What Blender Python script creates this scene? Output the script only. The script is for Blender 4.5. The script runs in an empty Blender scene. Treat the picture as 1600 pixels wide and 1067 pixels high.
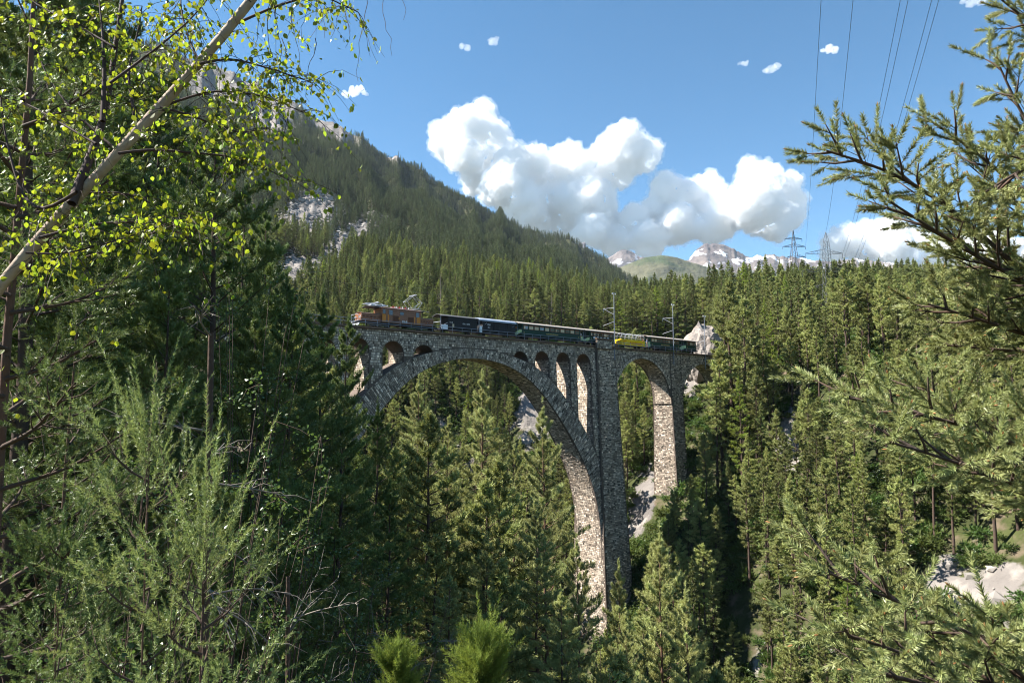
import bpy, bmesh, math, random
import numpy as np
from mathutils import Vector, Matrix

# ------------------------------------------------------------------ camera, sky, sun, exposure
sc = bpy.context.scene
C = sc.collection
F = 1067.0                      # focal length in pixels of a 1600 px wide frame
HY = 631.0                      # image row of the horizon
PITCH = math.atan((HY - 533.5) / F)
cam = bpy.data.cameras.new('camera')
camo = bpy.data.objects.new('camera', cam)
C.objects.link(camo)
cam.sensor_width = 36
cam.lens = F / 1600 * 36
cam.clip_start = 0.05
cam.clip_end = 40000
camo.rotation_euler = (math.pi / 2 + PITCH, 0, 0)
sc.camera = camo

SUN_AZ = math.radians(-88)
SUN_EL = math.radians(46)
SUN = Vector((math.sin(SUN_AZ) * math.cos(SUN_EL), math.cos(SUN_AZ) * math.cos(SUN_EL), math.sin(SUN_EL)))
world = bpy.data.worlds.new('World')
sc.world = world
world.use_nodes = True
wn = world.node_tree
sky = wn.nodes.new('ShaderNodeTexSky')
sky.sky_type = 'NISHITA'
sky.sun_disc = False
sky.sun_elevation = SUN_EL
sky.sun_rotation = SUN_AZ
sky.altitude = 2600
sky.air_density = 1.0
sky.dust_density = 0.2
sky.ozone_density = 2.4
tone = wn.nodes.new('ShaderNodeHueSaturation')
tone.inputs['Hue'].default_value = 0.488
tone.inputs['Saturation'].default_value = 1.20
wn.links.new(sky.outputs[0], tone.inputs['Color'])
wn.links.new(tone.outputs[0], wn.nodes['Background'].inputs[0])
wn.nodes['Background'].inputs[1].default_value = 0.072
sun = bpy.data.lights.new('sun', 'SUN')
sun.energy = 5.0
sun.angle = math.radians(0.53)
sun.color = (1.0, 0.955, 0.88)
suno = bpy.data.objects.new('sun', sun)
C.objects.link(suno)
suno.rotation_euler = SUN.to_track_quat('Z', 'Y').to_euler()
sc.view_settings.view_transform = 'Standard'
sc.view_settings.look = 'None'
sc.view_settings.exposure = 1.6
sc.view_settings.gamma = 1
sc.view_settings.use_curve_mapping = False
sc.cycles.max_bounces = 32
sc.cycles.diffuse_bounces = 2
sc.cycles.glossy_bounces = 2
sc.cycles.transmission_bounces = 4
sc.cycles.transparent_max_bounces = 8
sc.cycles.volume_bounces = 32
sc.cycles.use_denoising = True
sc.cycles.use_adaptive_sampling = False
sc.cycles.filter_width = 1.05
sc.render.filter_size = 1.05

# ------------------------------------------------------------------ helpers
R = np.random.default_rng(7)
rnd = random.Random(11)
pi = math.pi


def prop(o, label=None, cat=None, group=None, kind=None):
    for k, v in (('label', label), ('category', cat), ('group', group), ('kind', kind)):
        if v:
            o[k] = v
    return o


def empty(name, loc=(0, 0, 0), rz=0.0, label=None, cat=None, group=None):
    o = bpy.data.objects.new(name, None)
    C.objects.link(o)
    o.location = loc
    o.rotation_euler = (0, 0, rz)
    o.empty_display_size = 0.2
    return prop(o, label, cat, group)


class MB:
    """collects polygons for one mesh"""
    def __init__(s):
        s.v = []; s.n = 0; s.f = []; s.t = []; s.mi = []

    def add(s, V, Fc, tint=0.5, mi=0):
        V = np.asarray(V, float).reshape(-1, 3)
        Fc = np.asarray(Fc, np.int64)
        s.v.append(V); s.f.append(Fc + s.n); s.n += len(V)
        s.t.append(np.broadcast_to(np.asarray(tint, float), (len(V),)) if np.ndim(tint) < 2 else np.asarray(tint))
        s.mi.append(np.full(len(Fc), mi))
        return s

    def box(s, x0, x1, y0, y1, z0, z1, tint=0.5, mi=0):
        V = [(x, y, z) for z in (z0, z1) for y in (y0, y1) for x in (x0, x1)]
        return s.add(V, [(0, 2, 3, 1), (4, 5, 7, 6), (0, 1, 5, 4), (2, 6, 7, 3), (0, 4, 6, 2), (1, 3, 7, 5)], tint, mi)

    def tube(s, P, r, k=6, tint=0.5, mi=0, cap=True):
        P = np.asarray(P, float)
        m = len(P)
        r = np.broadcast_to(np.asarray(r, float), (m,))
        T = np.gradient(P, axis=0)
        T /= np.linalg.norm(T, axis=1)[:, None] + 1e-9
        ref = np.array([0, 0, 1.0]) if abs(T[m // 2][2]) < 0.85 else np.array([1.0, 0, 0])
        A = np.cross(T, ref); A /= np.linalg.norm(A, axis=1)[:, None] + 1e-9
        B = np.cross(T, A)
        a = np.arange(k) * 2 * pi / k
        V = P[:, None] + r[:, None, None] * (np.cos(a)[None, :, None] * A[:, None] + np.sin(a)[None, :, None] * B[:, None])
        i = np.arange(m - 1)[:, None] * k
        j = np.arange(k)[None]
        j2 = (j + 1) % k
        Fc = np.stack([i + j, i + j2, i + k + j2, i + k + j], -1).reshape(-1, 4)
        s.add(V.reshape(-1, 3), Fc, tint, mi)
        if cap and k == 4:
            s.f.append(np.array([[s.n - 4, s.n - 3, s.n - 2, s.n - 1]])); s.mi.append(np.array([mi]))
        return s

    def bar(s, a, b, r, k=4, tint=0.5, mi=0):
        return s.tube([a, b], r, k, tint, mi)

    def obj(s, name, mats, parent=None, smooth=False, loc=None, rz=None, kind=None):
        me = s.mesh(name, mats, smooth)
        return link(name, me, parent, loc, rz, kind)

    def mesh(s, name, mats, smooth=False):
        me = bpy.data.meshes.new(name)
        V = np.concatenate(s.v)
        me.vertices.add(len(V))
        me.vertices.foreach_set('co', V.ravel())
        loops = np.concatenate([f.ravel() for f in s.f])
        sizes = np.concatenate([np.full(len(f), f.shape[1]) for f in s.f])
        me.loops.add(len(loops))
        me.loops.foreach_set('vertex_index', loops)
        me.polygons.add(len(sizes))
        me.polygons.foreach_set('loop_start', np.concatenate([[0], np.cumsum(sizes)[:-1]]))
        me.polygons.foreach_set('loop_total', sizes)
        me.polygons.foreach_set('material_index', np.concatenate(s.mi))
        me.polygons.foreach_set('use_smooth', np.full(len(sizes), smooth))
        me.update(calc_edges=True)
        at = me.attributes.new('tint', 'FLOAT', 'POINT')
        at.data.foreach_set('value', np.concatenate(s.t).astype(float))
        for m in (mats if isinstance(mats, (list, tuple)) else [mats]):
            me.materials.append(m)
        return me


def link(name, me, parent=None, loc=None, rz=None, kind=None):
    o = bpy.data.objects.new(name, me)
    C.objects.link(o)
    if parent is not None:
        o.parent = parent
    if loc is not None:
        o.location = loc
    if rz is not None:
        o.rotation_euler = (0, 0, rz)
    if kind:
        o['kind'] = kind
    return o


def hash2(ix, iy, seed):
    n = (ix.astype(np.int64) * 374761393 + iy.astype(np.int64) * 668265263 + seed * 974634777) & 0x7fffffff
    n = ((n ^ (n >> 13)) * 1274126177) & 0x7fffffff
    n = n ^ (n >> 16)
    return (n & 0xffff) / 65535.0


def vnoise(x, y, seed=0):
    ix = np.floor(x); iy = np.floor(y)
    fx = x - ix; fy = y - iy
    fx = fx * fx * (3 - 2 * fx); fy = fy * fy * (3 - 2 * fy)
    a = hash2(ix, iy, seed); b = hash2(ix + 1, iy, seed); c = hash2(ix, iy + 1, seed); d = hash2(ix + 1, iy + 1, seed)
    return (a * (1 - fx) + b * fx) * (1 - fy) + (c * (1 - fx) + d * fx) * fy


def fbm(x, y, octv=4, seed=0, ridge=False):
    s = 0; a = 1.0; tot = 0
    for o in range(octv):
        v = vnoise(x * 2 ** o + 17.3 * o, y * 2 ** o - 9.1 * o, seed + o)
        if ridge:
            v = 1 - abs(2 * v - 1)
        s = s + a * v; tot += a; a *= 0.5
    return s / tot


def at(px, py, d):
    """world point seen at pixel (px, py) of the 1600x1067 photograph, d metres ahead"""
    a = (px - 800) / F; b = (533.5 - py) / F
    c, s = math.cos(PITCH), math.sin(PITCH)
    v = np.array([a, c - b * s, s + b * c])
    return v / v[1] * d


def topix(P):
    P = np.asarray(P, float)
    c, s = math.cos(PITCH), math.sin(PITCH)
    X, Y, Z = P[..., 0], P[..., 1], P[..., 2]
    dz = Y * c + Z * s
    up = -Y * s + Z * c
    dz = np.where(dz > 0.01, dz, 0.01)
    return 800 + F * X / dz, 533.5 - F * up / dz


# bridge frame: t along the deck (away to the right), n across it towards the camera
P0 = np.array([-24.0, 107.0])
U = np.array([0.754, 0.663]); U /= np.linalg.norm(U)
N = np.array([U[1], -U[0]])
BRZ = math.atan2(U[1], U[0])


def W(t, n, z):
    t = np.asarray(t, float); n = np.asarray(n, float)
    p = P0 + t[..., None] * U + n[..., None] * N
    z = np.broadcast_to(np.asarray(z, float), p.shape[:-1])
    return np.concatenate([p, z[..., None]], -1)


def t_at(px, n=0.0):
    """t where the vertical plane n is seen at column px (near row 520)"""
    r = at(px, 520, 1.0)[:2]
    q = P0 + n * N
    A = np.array([[U[0], -r[0]], [U[1], -r[1]]])
    return np.linalg.solve(A, -q)[0]


# ------------------------------------------------------------------ materials
def mat(name, col, rough=0.8, metal=0.0, var=0.0, scale=4.0, bump=0.0, bscale=20.0, spec=0.3, tintvar=0.0,
        col2=None, trans=0.0, objvar=0.0, huevar=0.0):
    m = bpy.data.materials.new(name)
    m.use_nodes = True
    nt = m.node_tree
    b = nt.nodes['Principled BSDF']
    b.inputs['Roughness'].default_value = rough
    b.inputs['Metallic'].default_value = metal
    b.inputs['Specular IOR Level'].default_value = spec
    L = nt.links.new
    rgb = nt.nodes.new('ShaderNodeMix'); rgb.data_type = 'RGBA'
    rgb.inputs['A'].default_value = (*col, 1)
    rgb.inputs['B'].default_value = (*(col2 or col), 1)
    tc = nt.nodes.new('ShaderNodeTexCoord')
    nz = nt.nodes.new('ShaderNodeTexNoise')
    nz.inputs['Scale'].default_value = scale
    nz.inputs['Detail'].default_value = 5
    L(tc.outputs['Object'], nz.inputs['Vector'])
    ramp = nt.nodes.new('ShaderNodeMapRange')
    ramp.inputs[1].default_value = 0.35; ramp.inputs[2].default_value = 0.65
    L(nz.outputs[0], ramp.inputs[0]); L(ramp.outputs[0], rgb.inputs['Factor'])
    hs = nt.nodes.new('ShaderNodeHueSaturation')
    L(rgb.outputs['Result'], hs.inputs['Color'])
    # value = 1 + var*(noise-.5) + tintvar*(tint-.5) + objvar*(rand-.5)
    def mad(src, k, add):
        n = nt.nodes.new('ShaderNodeMath'); n.operation = 'MULTIPLY_ADD'
        L(src, n.inputs[0]); n.inputs[1].default_value = k
        if isinstance(add, float):
            n.inputs[2].default_value = add
        else:
            L(add, n.inputs[2])
        return n.outputs[0]
    o = mad(nz.outputs[0], var * 2, 1.0 - var)
    if tintvar:
        a = nt.nodes.new('ShaderNodeAttribute'); a.attribute_name = 'tint'
        o = mad(a.outputs['Fac'], tintvar * 2, mad(o, 1.0, -tintvar))
        if huevar:
            L(mad(a.outputs['Fac'], huevar, 0.5 - huevar / 2), hs.inputs['Hue'])
    if objvar:
        oi = nt.nodes.new('ShaderNodeObjectInfo')
        o = mad(oi.outputs['Random'], objvar * 2, mad(o, 1.0, -objvar))
        if not (tintvar and huevar):
            w2 = nt.nodes.new('ShaderNodeMath'); w2.operation = 'FRACT'
            L(mad(oi.outputs['Random'], 7.31, 0.0), w2.inputs[0])
            L(mad(w2.outputs[0], huevar, 0.5 - huevar / 2), hs.inputs['Hue'])
    L(o, hs.inputs['Value'])
    L(hs.outputs[0], b.inputs['Base Color'])
    if bump:
        n2 = nt.nodes.new('ShaderNodeTexNoise'); n2.inputs['Scale'].default_value = bscale; n2.inputs['Detail'].default_value = 6
        L(tc.outputs['Object'], n2.inputs['Vector'])
        bp = nt.nodes.new('ShaderNodeBump'); bp.inputs['Strength'].default_value = 0.9; bp.inputs['Distance'].default_value = bump
        L(n2.outputs[0], bp.inputs['Height']); L(bp.outputs[0], b.inputs['Normal'])
    if trans:
        tr = nt.nodes.new('ShaderNodeBsdfTranslucent')
        h2 = nt.nodes.new('ShaderNodeHueSaturation'); h2.inputs['Hue'].default_value = 0.485
        h2.inputs['Saturation'].default_value = 1.1; h2.inputs['Value'].default_value = 1.7
        L(hs.outputs[0], h2.inputs['Color']); L(h2.outputs[0], tr.inputs['Color'])
        mx = nt.nodes.new('ShaderNodeMixShader'); mx.inputs[0].default_value = trans
        L(b.outputs[0], mx.inputs[1]); L(tr.outputs[0], mx.inputs[2])
        L(mx.outputs[0], nt.nodes['Material Output'].inputs[0])
    return m


M = {}
M['bark'] = mat('bark', (0.10, 0.062, 0.045), 0.95, var=0.5, scale=6, bump=0.02, bscale=14, col2=(0.06, 0.045, 0.036))
M['bark_red'] = mat('bark_red', (0.16, 0.085, 0.055), 0.95, var=0.5, scale=3, bump=0.02, bscale=10, col2=(0.09, 0.06, 0.045))
M['deadwood'] = mat('deadwood', (0.19, 0.165, 0.14), 0.95, var=0.3, scale=5)
M['pine_needles'] = mat('pine_needles', (0.250, 0.270, 0.095), 0.55, tintvar=0.45, huevar=0.05, objvar=0.38, trans=0.20, spec=0.25)
M['spruce_needles'] = mat('spruce_needles', (0.165, 0.185, 0.062), 0.6, tintvar=0.45, objvar=0.42, huevar=0.07, trans=0.12, spec=0.2)
M['larch_needles'] = mat('larch_needles', (0.18, 0.22, 0.05), 0.6, tintvar=0.35, objvar=0.15, huevar=0.03, trans=0.35, spec=0.2)
M['near_needles'] = mat('near_needles', (0.135, 0.180, 0.055), 0.42, tintvar=0.42, huevar=0.05, trans=0.15, spec=0.35)
M['blue_needles'] = mat('blue_needles', (0.270, 0.285, 0.115), 0.40, tintvar=0.40, huevar=0.05, trans=0.15, spec=0.4)
M['tall_pine_needles'] = mat('tall_pine_needles', (0.310, 0.320, 0.130), 0.55, tintvar=0.45, huevar=0.05, objvar=0.15, trans=0.20, spec=0.25)
M['sapling_needles'] = mat('sapling_needles', (0.185, 0.215, 0.075), 0.40, tintvar=0.35, huevar=0.04, trans=0.25, spec=0.4)
M['rust_needles'] = mat('rust_needles', (0.22, 0.13, 0.07), 0.8, tintvar=0.3, objvar=0.3)
M['bud'] = mat('bud', (0.32, 0.16, 0.06), 0.7)
M['far_needles'] = mat('far_needles', (0.105, 0.125, 0.058), 0.7, tintvar=0.45, objvar=0.35, huevar=0.07, trans=0.12, spec=0.1)
M['birch_bark'] = mat('birch_bark', (0.46, 0.37, 0.28), 0.8, var=0.35, scale=9, col2=(0.27, 0.19, 0.14), bump=0.004, bscale=60)
M['birch_dark'] = mat('birch_dark', (0.07, 0.045, 0.04), 0.85, var=0.4, scale=8)
M['birch_leaf'] = mat('birch_leaf', (0.20, 0.25, 0.035), 0.45, tintvar=0.60, huevar=0.06, trans=0.45, spec=0.35)
M['leaf'] = mat('leaf', (0.065, 0.105, 0.028), 0.35, tintvar=0.45, huevar=0.04, trans=0.35, spec=0.5)
M['grass'] = mat('grass', (0.11, 0.145, 0.040), 0.6, tintvar=0.4, huevar=0.06, trans=0.3)
M['stone'] = mat('stone', (0.50, 0.42, 0.335), 0.9, tintvar=0.85, var=0.35, scale=0.6, col2=(0.33, 0.26, 0.195), bump=0.03, bscale=9)
M['mortar'] = mat('mortar', (0.13, 0.10, 0.08), 0.95, var=0.4, scale=1.2, bump=0.02)
M['coping'] = mat('coping', (0.20, 0.125, 0.085), 0.9, var=0.5, scale=1.5, col2=(0.12, 0.08, 0.06), tintvar=0.3, bump=0.02)
M['concrete'] = mat('concrete', (0.42, 0.41, 0.40), 0.85, var=0.25, scale=2)
M['steel'] = mat('steel', (0.33, 0.35, 0.38), 0.45, metal=0.6, var=0.1)
M['galv'] = mat('galv', (0.27, 0.29, 0.33), 0.5, metal=0.4, var=0.1)
M['pylon'] = mat('pylon', (0.10, 0.105, 0.115), 0.6, metal=0.3)
M['rail'] = mat('rail', (0.16, 0.11, 0.08), 0.5, metal=0.7)
M['ballast'] = mat('ballast', (0.20, 0.17, 0.15), 0.95, var=0.5, scale=12, bump=0.05)
M['wood'] = mat('wood', (0.12, 0.08, 0.055), 0.9, var=0.3)
M['black'] = mat('black', (0.012, 0.012, 0.014), 0.6, var=0.2)
M['loco_brown'] = mat('loco_brown', (0.25, 0.098, 0.042), 0.45, var=0.25, scale=1.2, spec=0.5)
M['loco_orange'] = mat('loco_orange', (0.60, 0.22, 0.03), 0.5, var=0.2)
M['loco_roof'] = mat('loco_roof', (0.20, 0.13, 0.11), 0.6, var=0.3)
M['grille'] = mat('grille', (0.10, 0.035, 0.018), 0.7)
M['van_grey'] = mat('van_grey', (0.034, 0.033, 0.034), 0.75, var=0.2, scale=0.8, spec=0.1)
M['plank_grey'] = mat('plank_grey', (0.040, 0.039, 0.041), 0.75, var=0.35, scale=2, tintvar=0.2, spec=0.1)
M['roof_pale'] = mat('roof_pale', (0.42, 0.46, 0.55), 0.4, metal=0.2, var=0.15)
M['roof_cream'] = mat('roof_cream', (0.40, 0.34, 0.29), 0.7, var=0.2)
M['roof_dark'] = mat('roof_dark', (0.10, 0.10, 0.10), 0.7, var=0.2)
M['coach_green'] = mat('coach_green', (0.016, 0.052, 0.034), 0.55, var=0.15, scale=0.7, spec=0.25)
M['frame_brown'] = mat('frame_brown', (0.22, 0.075, 0.035), 0.6)
M['pane'] = mat('pane', (0.10, 0.11, 0.11), 0.08, spec=0.9)
M['pane_dark'] = mat('pane_dark', (0.015, 0.017, 0.02), 0.08, spec=0.9)
M['blind'] = mat('blind', (0.62, 0.50, 0.33), 0.8)
M['gold'] = mat('gold', (0.60, 0.45, 0.16), 0.5)
M['white'] = mat('white', (0.78, 0.78, 0.76), 0.6)
M['silver'] = mat('silver', (0.62, 0.63, 0.66), 0.35, metal=0.5)
M['yellow'] = mat('yellow', (0.88, 0.56, 0.01), 0.5, var=0.06)
M['red_print'] = mat('red_print', (0.55, 0.05, 0.01), 0.6)
M['red'] = mat('red', (0.45, 0.03, 0.02), 0.5)
M['amber'] = mat('amber', (0.85, 0.25, 0.02), 0.4)
M['skin'] = mat('skin', (0.55, 0.34, 0.25), 0.6)
M['hair'] = mat('hair', (0.05, 0.03, 0.02), 0.8)
M['scree'] = mat('scree', (0.27, 0.245, 0.22), 0.95, var=0.3, scale=1.0, objvar=0.45)
for nm, cc in dict(shirt_white=(0.75, 0.75, 0.75), shirt_red=(0.5, 0.04, 0.04), shirt_blue=(0.10, 0.20, 0.45), shirt_grey=(0.25, 0.25, 0.28), shirt_navy=(0.04, 0.06, 0.14)).items():
    M[nm] = mat(nm, cc, 0.8)


def terrain_material():
    m = bpy.data.materials.new('forest_ground')
    m.use_nodes = True
    nt = m.node_tree; L = nt.links.new
    b = nt.nodes['Principled BSDF']; b.inputs['Roughness'].default_value = 0.95; b.inputs['Specular IOR Level'].default_value = 0.1
    tc = nt.nodes.new('ShaderNodeTexCoord')
    def noise(s, d=6, v=None):
        n = nt.nodes.new('ShaderNodeTexNoise'); n.inputs['Scale'].default_value = s; n.inputs['Detail'].default_value = d
        L(v or tc.outputs['Object'], n.inputs['Vector']); return n.outputs[0]
    def mix(a, bb, f):
        n = nt.nodes.new('ShaderNodeMix'); n.data_type = 'RGBA'
        for k, v in (('A', a), ('B', bb)):
            if isinstance(v, tuple):
                n.inputs[k].default_value = (*v, 1)
            else:
                L(v, n.inputs[k])
        L(f, n.inputs['Factor']); return n.outputs['Result']
    def rng(v, lo, hi):
        n = nt.nodes.new('ShaderNodeMapRange'); n.inputs[1].default_value = lo; n.inputs[2].default_value = hi
        L(v, n.inputs[0]); return n.outputs[0]
    green = mix((0.035, 0.042, 0.016), (0.075, 0.085, 0.030), rng(noise(0.12), 0.45, 0.70))
    floor = mix(green, (0.13, 0.10, 0.07), rng(noise(0.45), 0.5, 0.7))
    rock = mix((0.25, 0.225, 0.205), (0.13, 0.115, 0.105), rng(noise(0.05, 9), 0.4, 0.62))
    rock = mix(rock, (0.36, 0.32, 0.28), rng(noise(0.3, 8), 0.52, 0.75))
    a = nt.nodes.new('ShaderNodeAttribute'); a.attribute_name = 'tint'
    ad = nt.nodes.new('ShaderNodeMath'); ad.operation = 'MULTIPLY_ADD'
    L(noise(0.22, 12), ad.inputs[0]); ad.inputs[1].default_value = 2.4; 
    sb = nt.nodes.new('ShaderNodeMath'); sb.operation = 'SUBTRACT'; L(a.outputs['Fac'], sb.inputs[0]); sb.inputs[1].default_value = 1.2
    L(sb.outputs[0], ad.inputs[2])
    col = mix(floor, rock, rng(ad.outputs[0], 0.42, 0.58))
    L(col, b.inputs['Base Color'])
    bp = nt.nodes.new('ShaderNodeBump'); bp.inputs['Distance'].default_value = 1.0; bp.inputs['Strength'].default_value = 0.8
    L(noise(0.5, 10), bp.inputs['Height']); L(bp.outputs[0], b.inputs['Normal'])
    return m


# ------------------------------------------------------------------ terrain
QL = ([-400, -220, -120, -85, -62, -52, -47, -40, -28, -15, -6, 0, 6, 14, 30, 45, 57, 66, 73, 80, 110, 200, 400],
      [100, 45, 16, 2, -4, -7, -9, -14, -27, -50, -70, -76, -70, -60, -44, -29, -18, -9, 0, 9, 18, 34, 60])


def gorge_z(x, y):
    d0 = x - P0[0]; d1 = y - P0[1]
    t = d0 * U[0] + d1 * U[1]; n = d0 * N[0] + d1 * N[1]
    tg = 28 - np.where(n > 0, 0.35, 0.20) * n
    q = t - tg
    z = np.interp(q, *QL)
    rough = np.clip((np.abs(q) - 2) / 20, 0, 1)
    rr = np.hypot(x, y)
    k = np.exp(-(rr / 3.2) ** 2)
    z = z + (fbm(x / 22, y / 22, 4, 3) - 0.5) * 9 * rough * np.clip((rr - 6) / 20, 0.0, 1)
    return z * (1 - k) + (-1.7) * k, q


COLS = [-300, 0, 300, 450, 560, 700, 850, 950, 1050, 1150, 1250, 1400, 1600, 1900]
RR = [250, 400, 600, 1000, 1500, 1720, 2250, 2900, 4500]
TAB = np.array([
    # 250  400  600  1000 1500 1720 2250 2900 4500
    [540, 440, 360, 240, 120, 100, 20, 140, 420],
    [540, 440, 370, 250, 130, 112, 30, 150, 420],
    [545, 450, 390, 265, 160, 152, 75, 180, 440],
    [550, 462, 400, 290, 208, 212, 150, 230, 450],
    [555, 475, 415, 328, 262, 266, 212, 280, 460],
    [560, 488, 432, 374, 335, 340, 304, 360, 480],
    [565, 492, 455, 418, 395, 398, 367, 430, 520],
    [566, 500, 492, 470, 455, 456, 420, 480, 540],
    [568, 505, 503, 500, 500, 500, 478, 520, 560],
    [568, 500, 502, 520, 530, 540, 550, 560, 580],
    [564, 484, 490, 520, 540, 550, 560, 570, 590],
    [566, 486, 492, 520, 545, 555, 565, 575, 590],
    [572, 494, 488, 515, 550, 560, 570, 580, 590],
    [578, 500, 492, 520, 550, 560, 570, 580, 590]], float)


def terrain_z(x, y):
    x = np.asarray(x, float); y = np.asarray(y, float)
    r = np.hypot(x, y)
    az = np.arctan2(x, y)
    zg, q = gorge_z(x, y)
    azc = np.clip(az, math.radians(-46), math.radians(46))
    px = 800 + F * np.tan(azc)
    lr = np.log(np.clip(r, 250, 4500)); lR = np.log(RR)
    ci = np.clip(np.interp(px, COLS, np.arange(len(COLS))), 0, len(COLS) - 1.001)
    c0 = ci.astype(int); fc = ci - c0
    ri = np.clip(np.interp(lr, lR, np.arange(len(RR))), 0, len(RR) - 1.001)
    r0 = ri.astype(int); fr = ri - r0
    T = TAB
    py = (T[c0, r0] * (1 - fr) + T[c0, r0 + 1] * fr) * (1 - fc) + (T[c0 + 1, r0] * (1 - fr) + T[c0 + 1, r0 + 1] * fr) * fc
    zt = (HY - py) / F * r * np.cos(azc)
    amp = np.clip(r * 0.035, 6, 55)
    zt = zt + (fbm(x / 140, y / 140, 5, 9) - 0.5) * amp + (fbm(az * 26 + 3, r / 900, 3, 21, True) - 0.5) * np.clip((r - 400) * 0.05, 0, 70)
    b = np.clip((r - 175) / 90, 0, 1); b = b * b * (3 - 2 * b)
    front = np.clip((y / (r + 1e-6) + 0.1) / 0.4, 0, 1)
    z = zg * (1 - b) + zt * b
    z = z * front + zg * (1 - front)
    far = np.clip((r - 3200) / 1500, 0, 1)
    return z * (1 - far) + far * np.minimum(z, 60)


# bare rock and scree, as ellipses (px, py, rx, ry, tilt deg, r range) on the terrain
ROCKS = [(516, 412, 90, 18, -46, 320, 1000), (482, 345, 46, 32, -35, 330, 1300), (455, 440, 45, 30, -40, 300, 800), (515, 196, 46, 16, 35, 1500, 3000),
         (425, 165, 40, 60, 15, 1400, 3000), (350, 120, 60, 50, 0, 1600, 3000), (600, 236, 34, 9, 32, 1600, 3000), (838, 640, 34, 52, 20, 130, 300), (1003, 800, 20, 48, 10, 120, 230),
         (1530, 925, 110, 38, 8, 45, 170), (1080, 600, 12, 34, 0, 150, 260), (690, 700, 36, 20, 0, 130, 260),
         (1230, 700, 16, 50, 0, 90, 300)]


def rockmask(x, y, z):
    px, py = topix(np.stack([x, y, z], -1))
    r = np.hypot(x, y)
    m = np.zeros_like(r)
    for cx, cy, rx, ry, a, r0, r1 in ROCKS:
        ca, sa = math.cos(math.radians(a)), math.sin(math.radians(a))
        u = (px - cx) * ca + (py - cy) * sa; v = -(px - cx) * sa + (py - cy) * ca
        d = np.sqrt((u / rx) ** 2 + (v / ry) ** 2)
        k = np.clip(1.6 - d, 0, 1) * (r > r0) * (r < r1) * (y > 0)
        m = np.maximum(m, k)
    return m


az = np.concatenate([np.radians(np.linspace(-180, -42, 70)), np.radians(np.linspace(-41.8, 41.8, 560)), np.radians(np.linspace(42, 180, 70))[:-1]])
rad = np.concatenate([[0.0], np.geomspace(1.2, 300, 150), np.geomspace(304, 9300, 190)])
A_, R_ = np.meshgrid(az, rad)
X_ = R_ * np.sin(A_); Y_ = R_ * np.cos(A_)
Z_ = terrain_z(X_, Y_)
rm = rockmask(X_, Y_, Z_)
Z_ = Z_ + rm * (fbm(X_ / 9, Y_ / 9, 5, 77, True) - 0.55) * np.clip(R_ * 0.03, 2, 16)
mb = MB()
na, nr = len(az), len(rad)
i = np.arange(nr - 1)[:, None] * na; j = np.arange(na)[None]; j2 = (j + 1) % na
mb.add(np.stack([X_, Y_, Z_], -1).reshape(-1, 3), np.stack([i + j, i + na + j, i + na + j2, i + j2], -1).reshape(-1, 4), rm.ravel())
ground = mb.obj('ground', terrain_material(), smooth=True, kind='structure')

# ------------------------------------------------------------------ far mountains
def range_mesh(name, tab, d0, d1, seed, material, jag=1.0, back=1.25):
    pxs = np.arange(tab[0][0], tab[-1][0] + 0.1, 1.6)
    sk = np.interp(pxs, [p[0] for p in tab], [p[1] for p in tab])
    sk0 = np.convolve(np.pad(sk, 12, mode='edge'), np.ones(25) / 25, 'valid')
    sk = sk + (fbm(pxs / 14, pxs * 0 + seed, 4, seed, True) - 0.6) * 7 * jag
    s = np.linspace(0, 1, 70)
    dd = d0 + (d1 - d0) * s
    m = MB(); rows = []
    for k, dk in enumerate(dd):
        ux = (pxs - 800) / F * dk
        g = fbm(ux / 420 + seed, np.full_like(ux, dk / 420), 5, seed + 5, True) - 0.5
        zc = (HY - (sk0 + (sk - sk0) * s[k] ** 4)) / F * d1
        g2 = fbm(ux / 130 + dk / 300, np.full_like(ux, dk / 150), 4, seed + 8, True) - 0.5
        z = zc * (0.12 + 0.88 * s[k] ** 1.3) + (g * 520 + g2 * 150) * jag * (s[k] * (1 - s[k]) * 3.2)
        rows.append(np.stack([ux, np.full_like(ux, dk), z], -1))
    zb = rows[-1].copy(); zb[:, 1] *= back; zb[:, 0] *= back; zb[:, 2] = -50
    rows.append(zb)
    V = np.array(rows); h, w = V.shape[:2]
    i = np.arange(h - 1)[:, None] * w; j = np.arange(w - 1)[None]
    m.add(V.reshape(-1, 3), np.stack([i + j, i + j + 1, i + w + j + 1, i + w + j], -1).reshape(-1, 4), 0.5)
    return m.obj(name, material, smooth=True, kind='structure')


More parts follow.
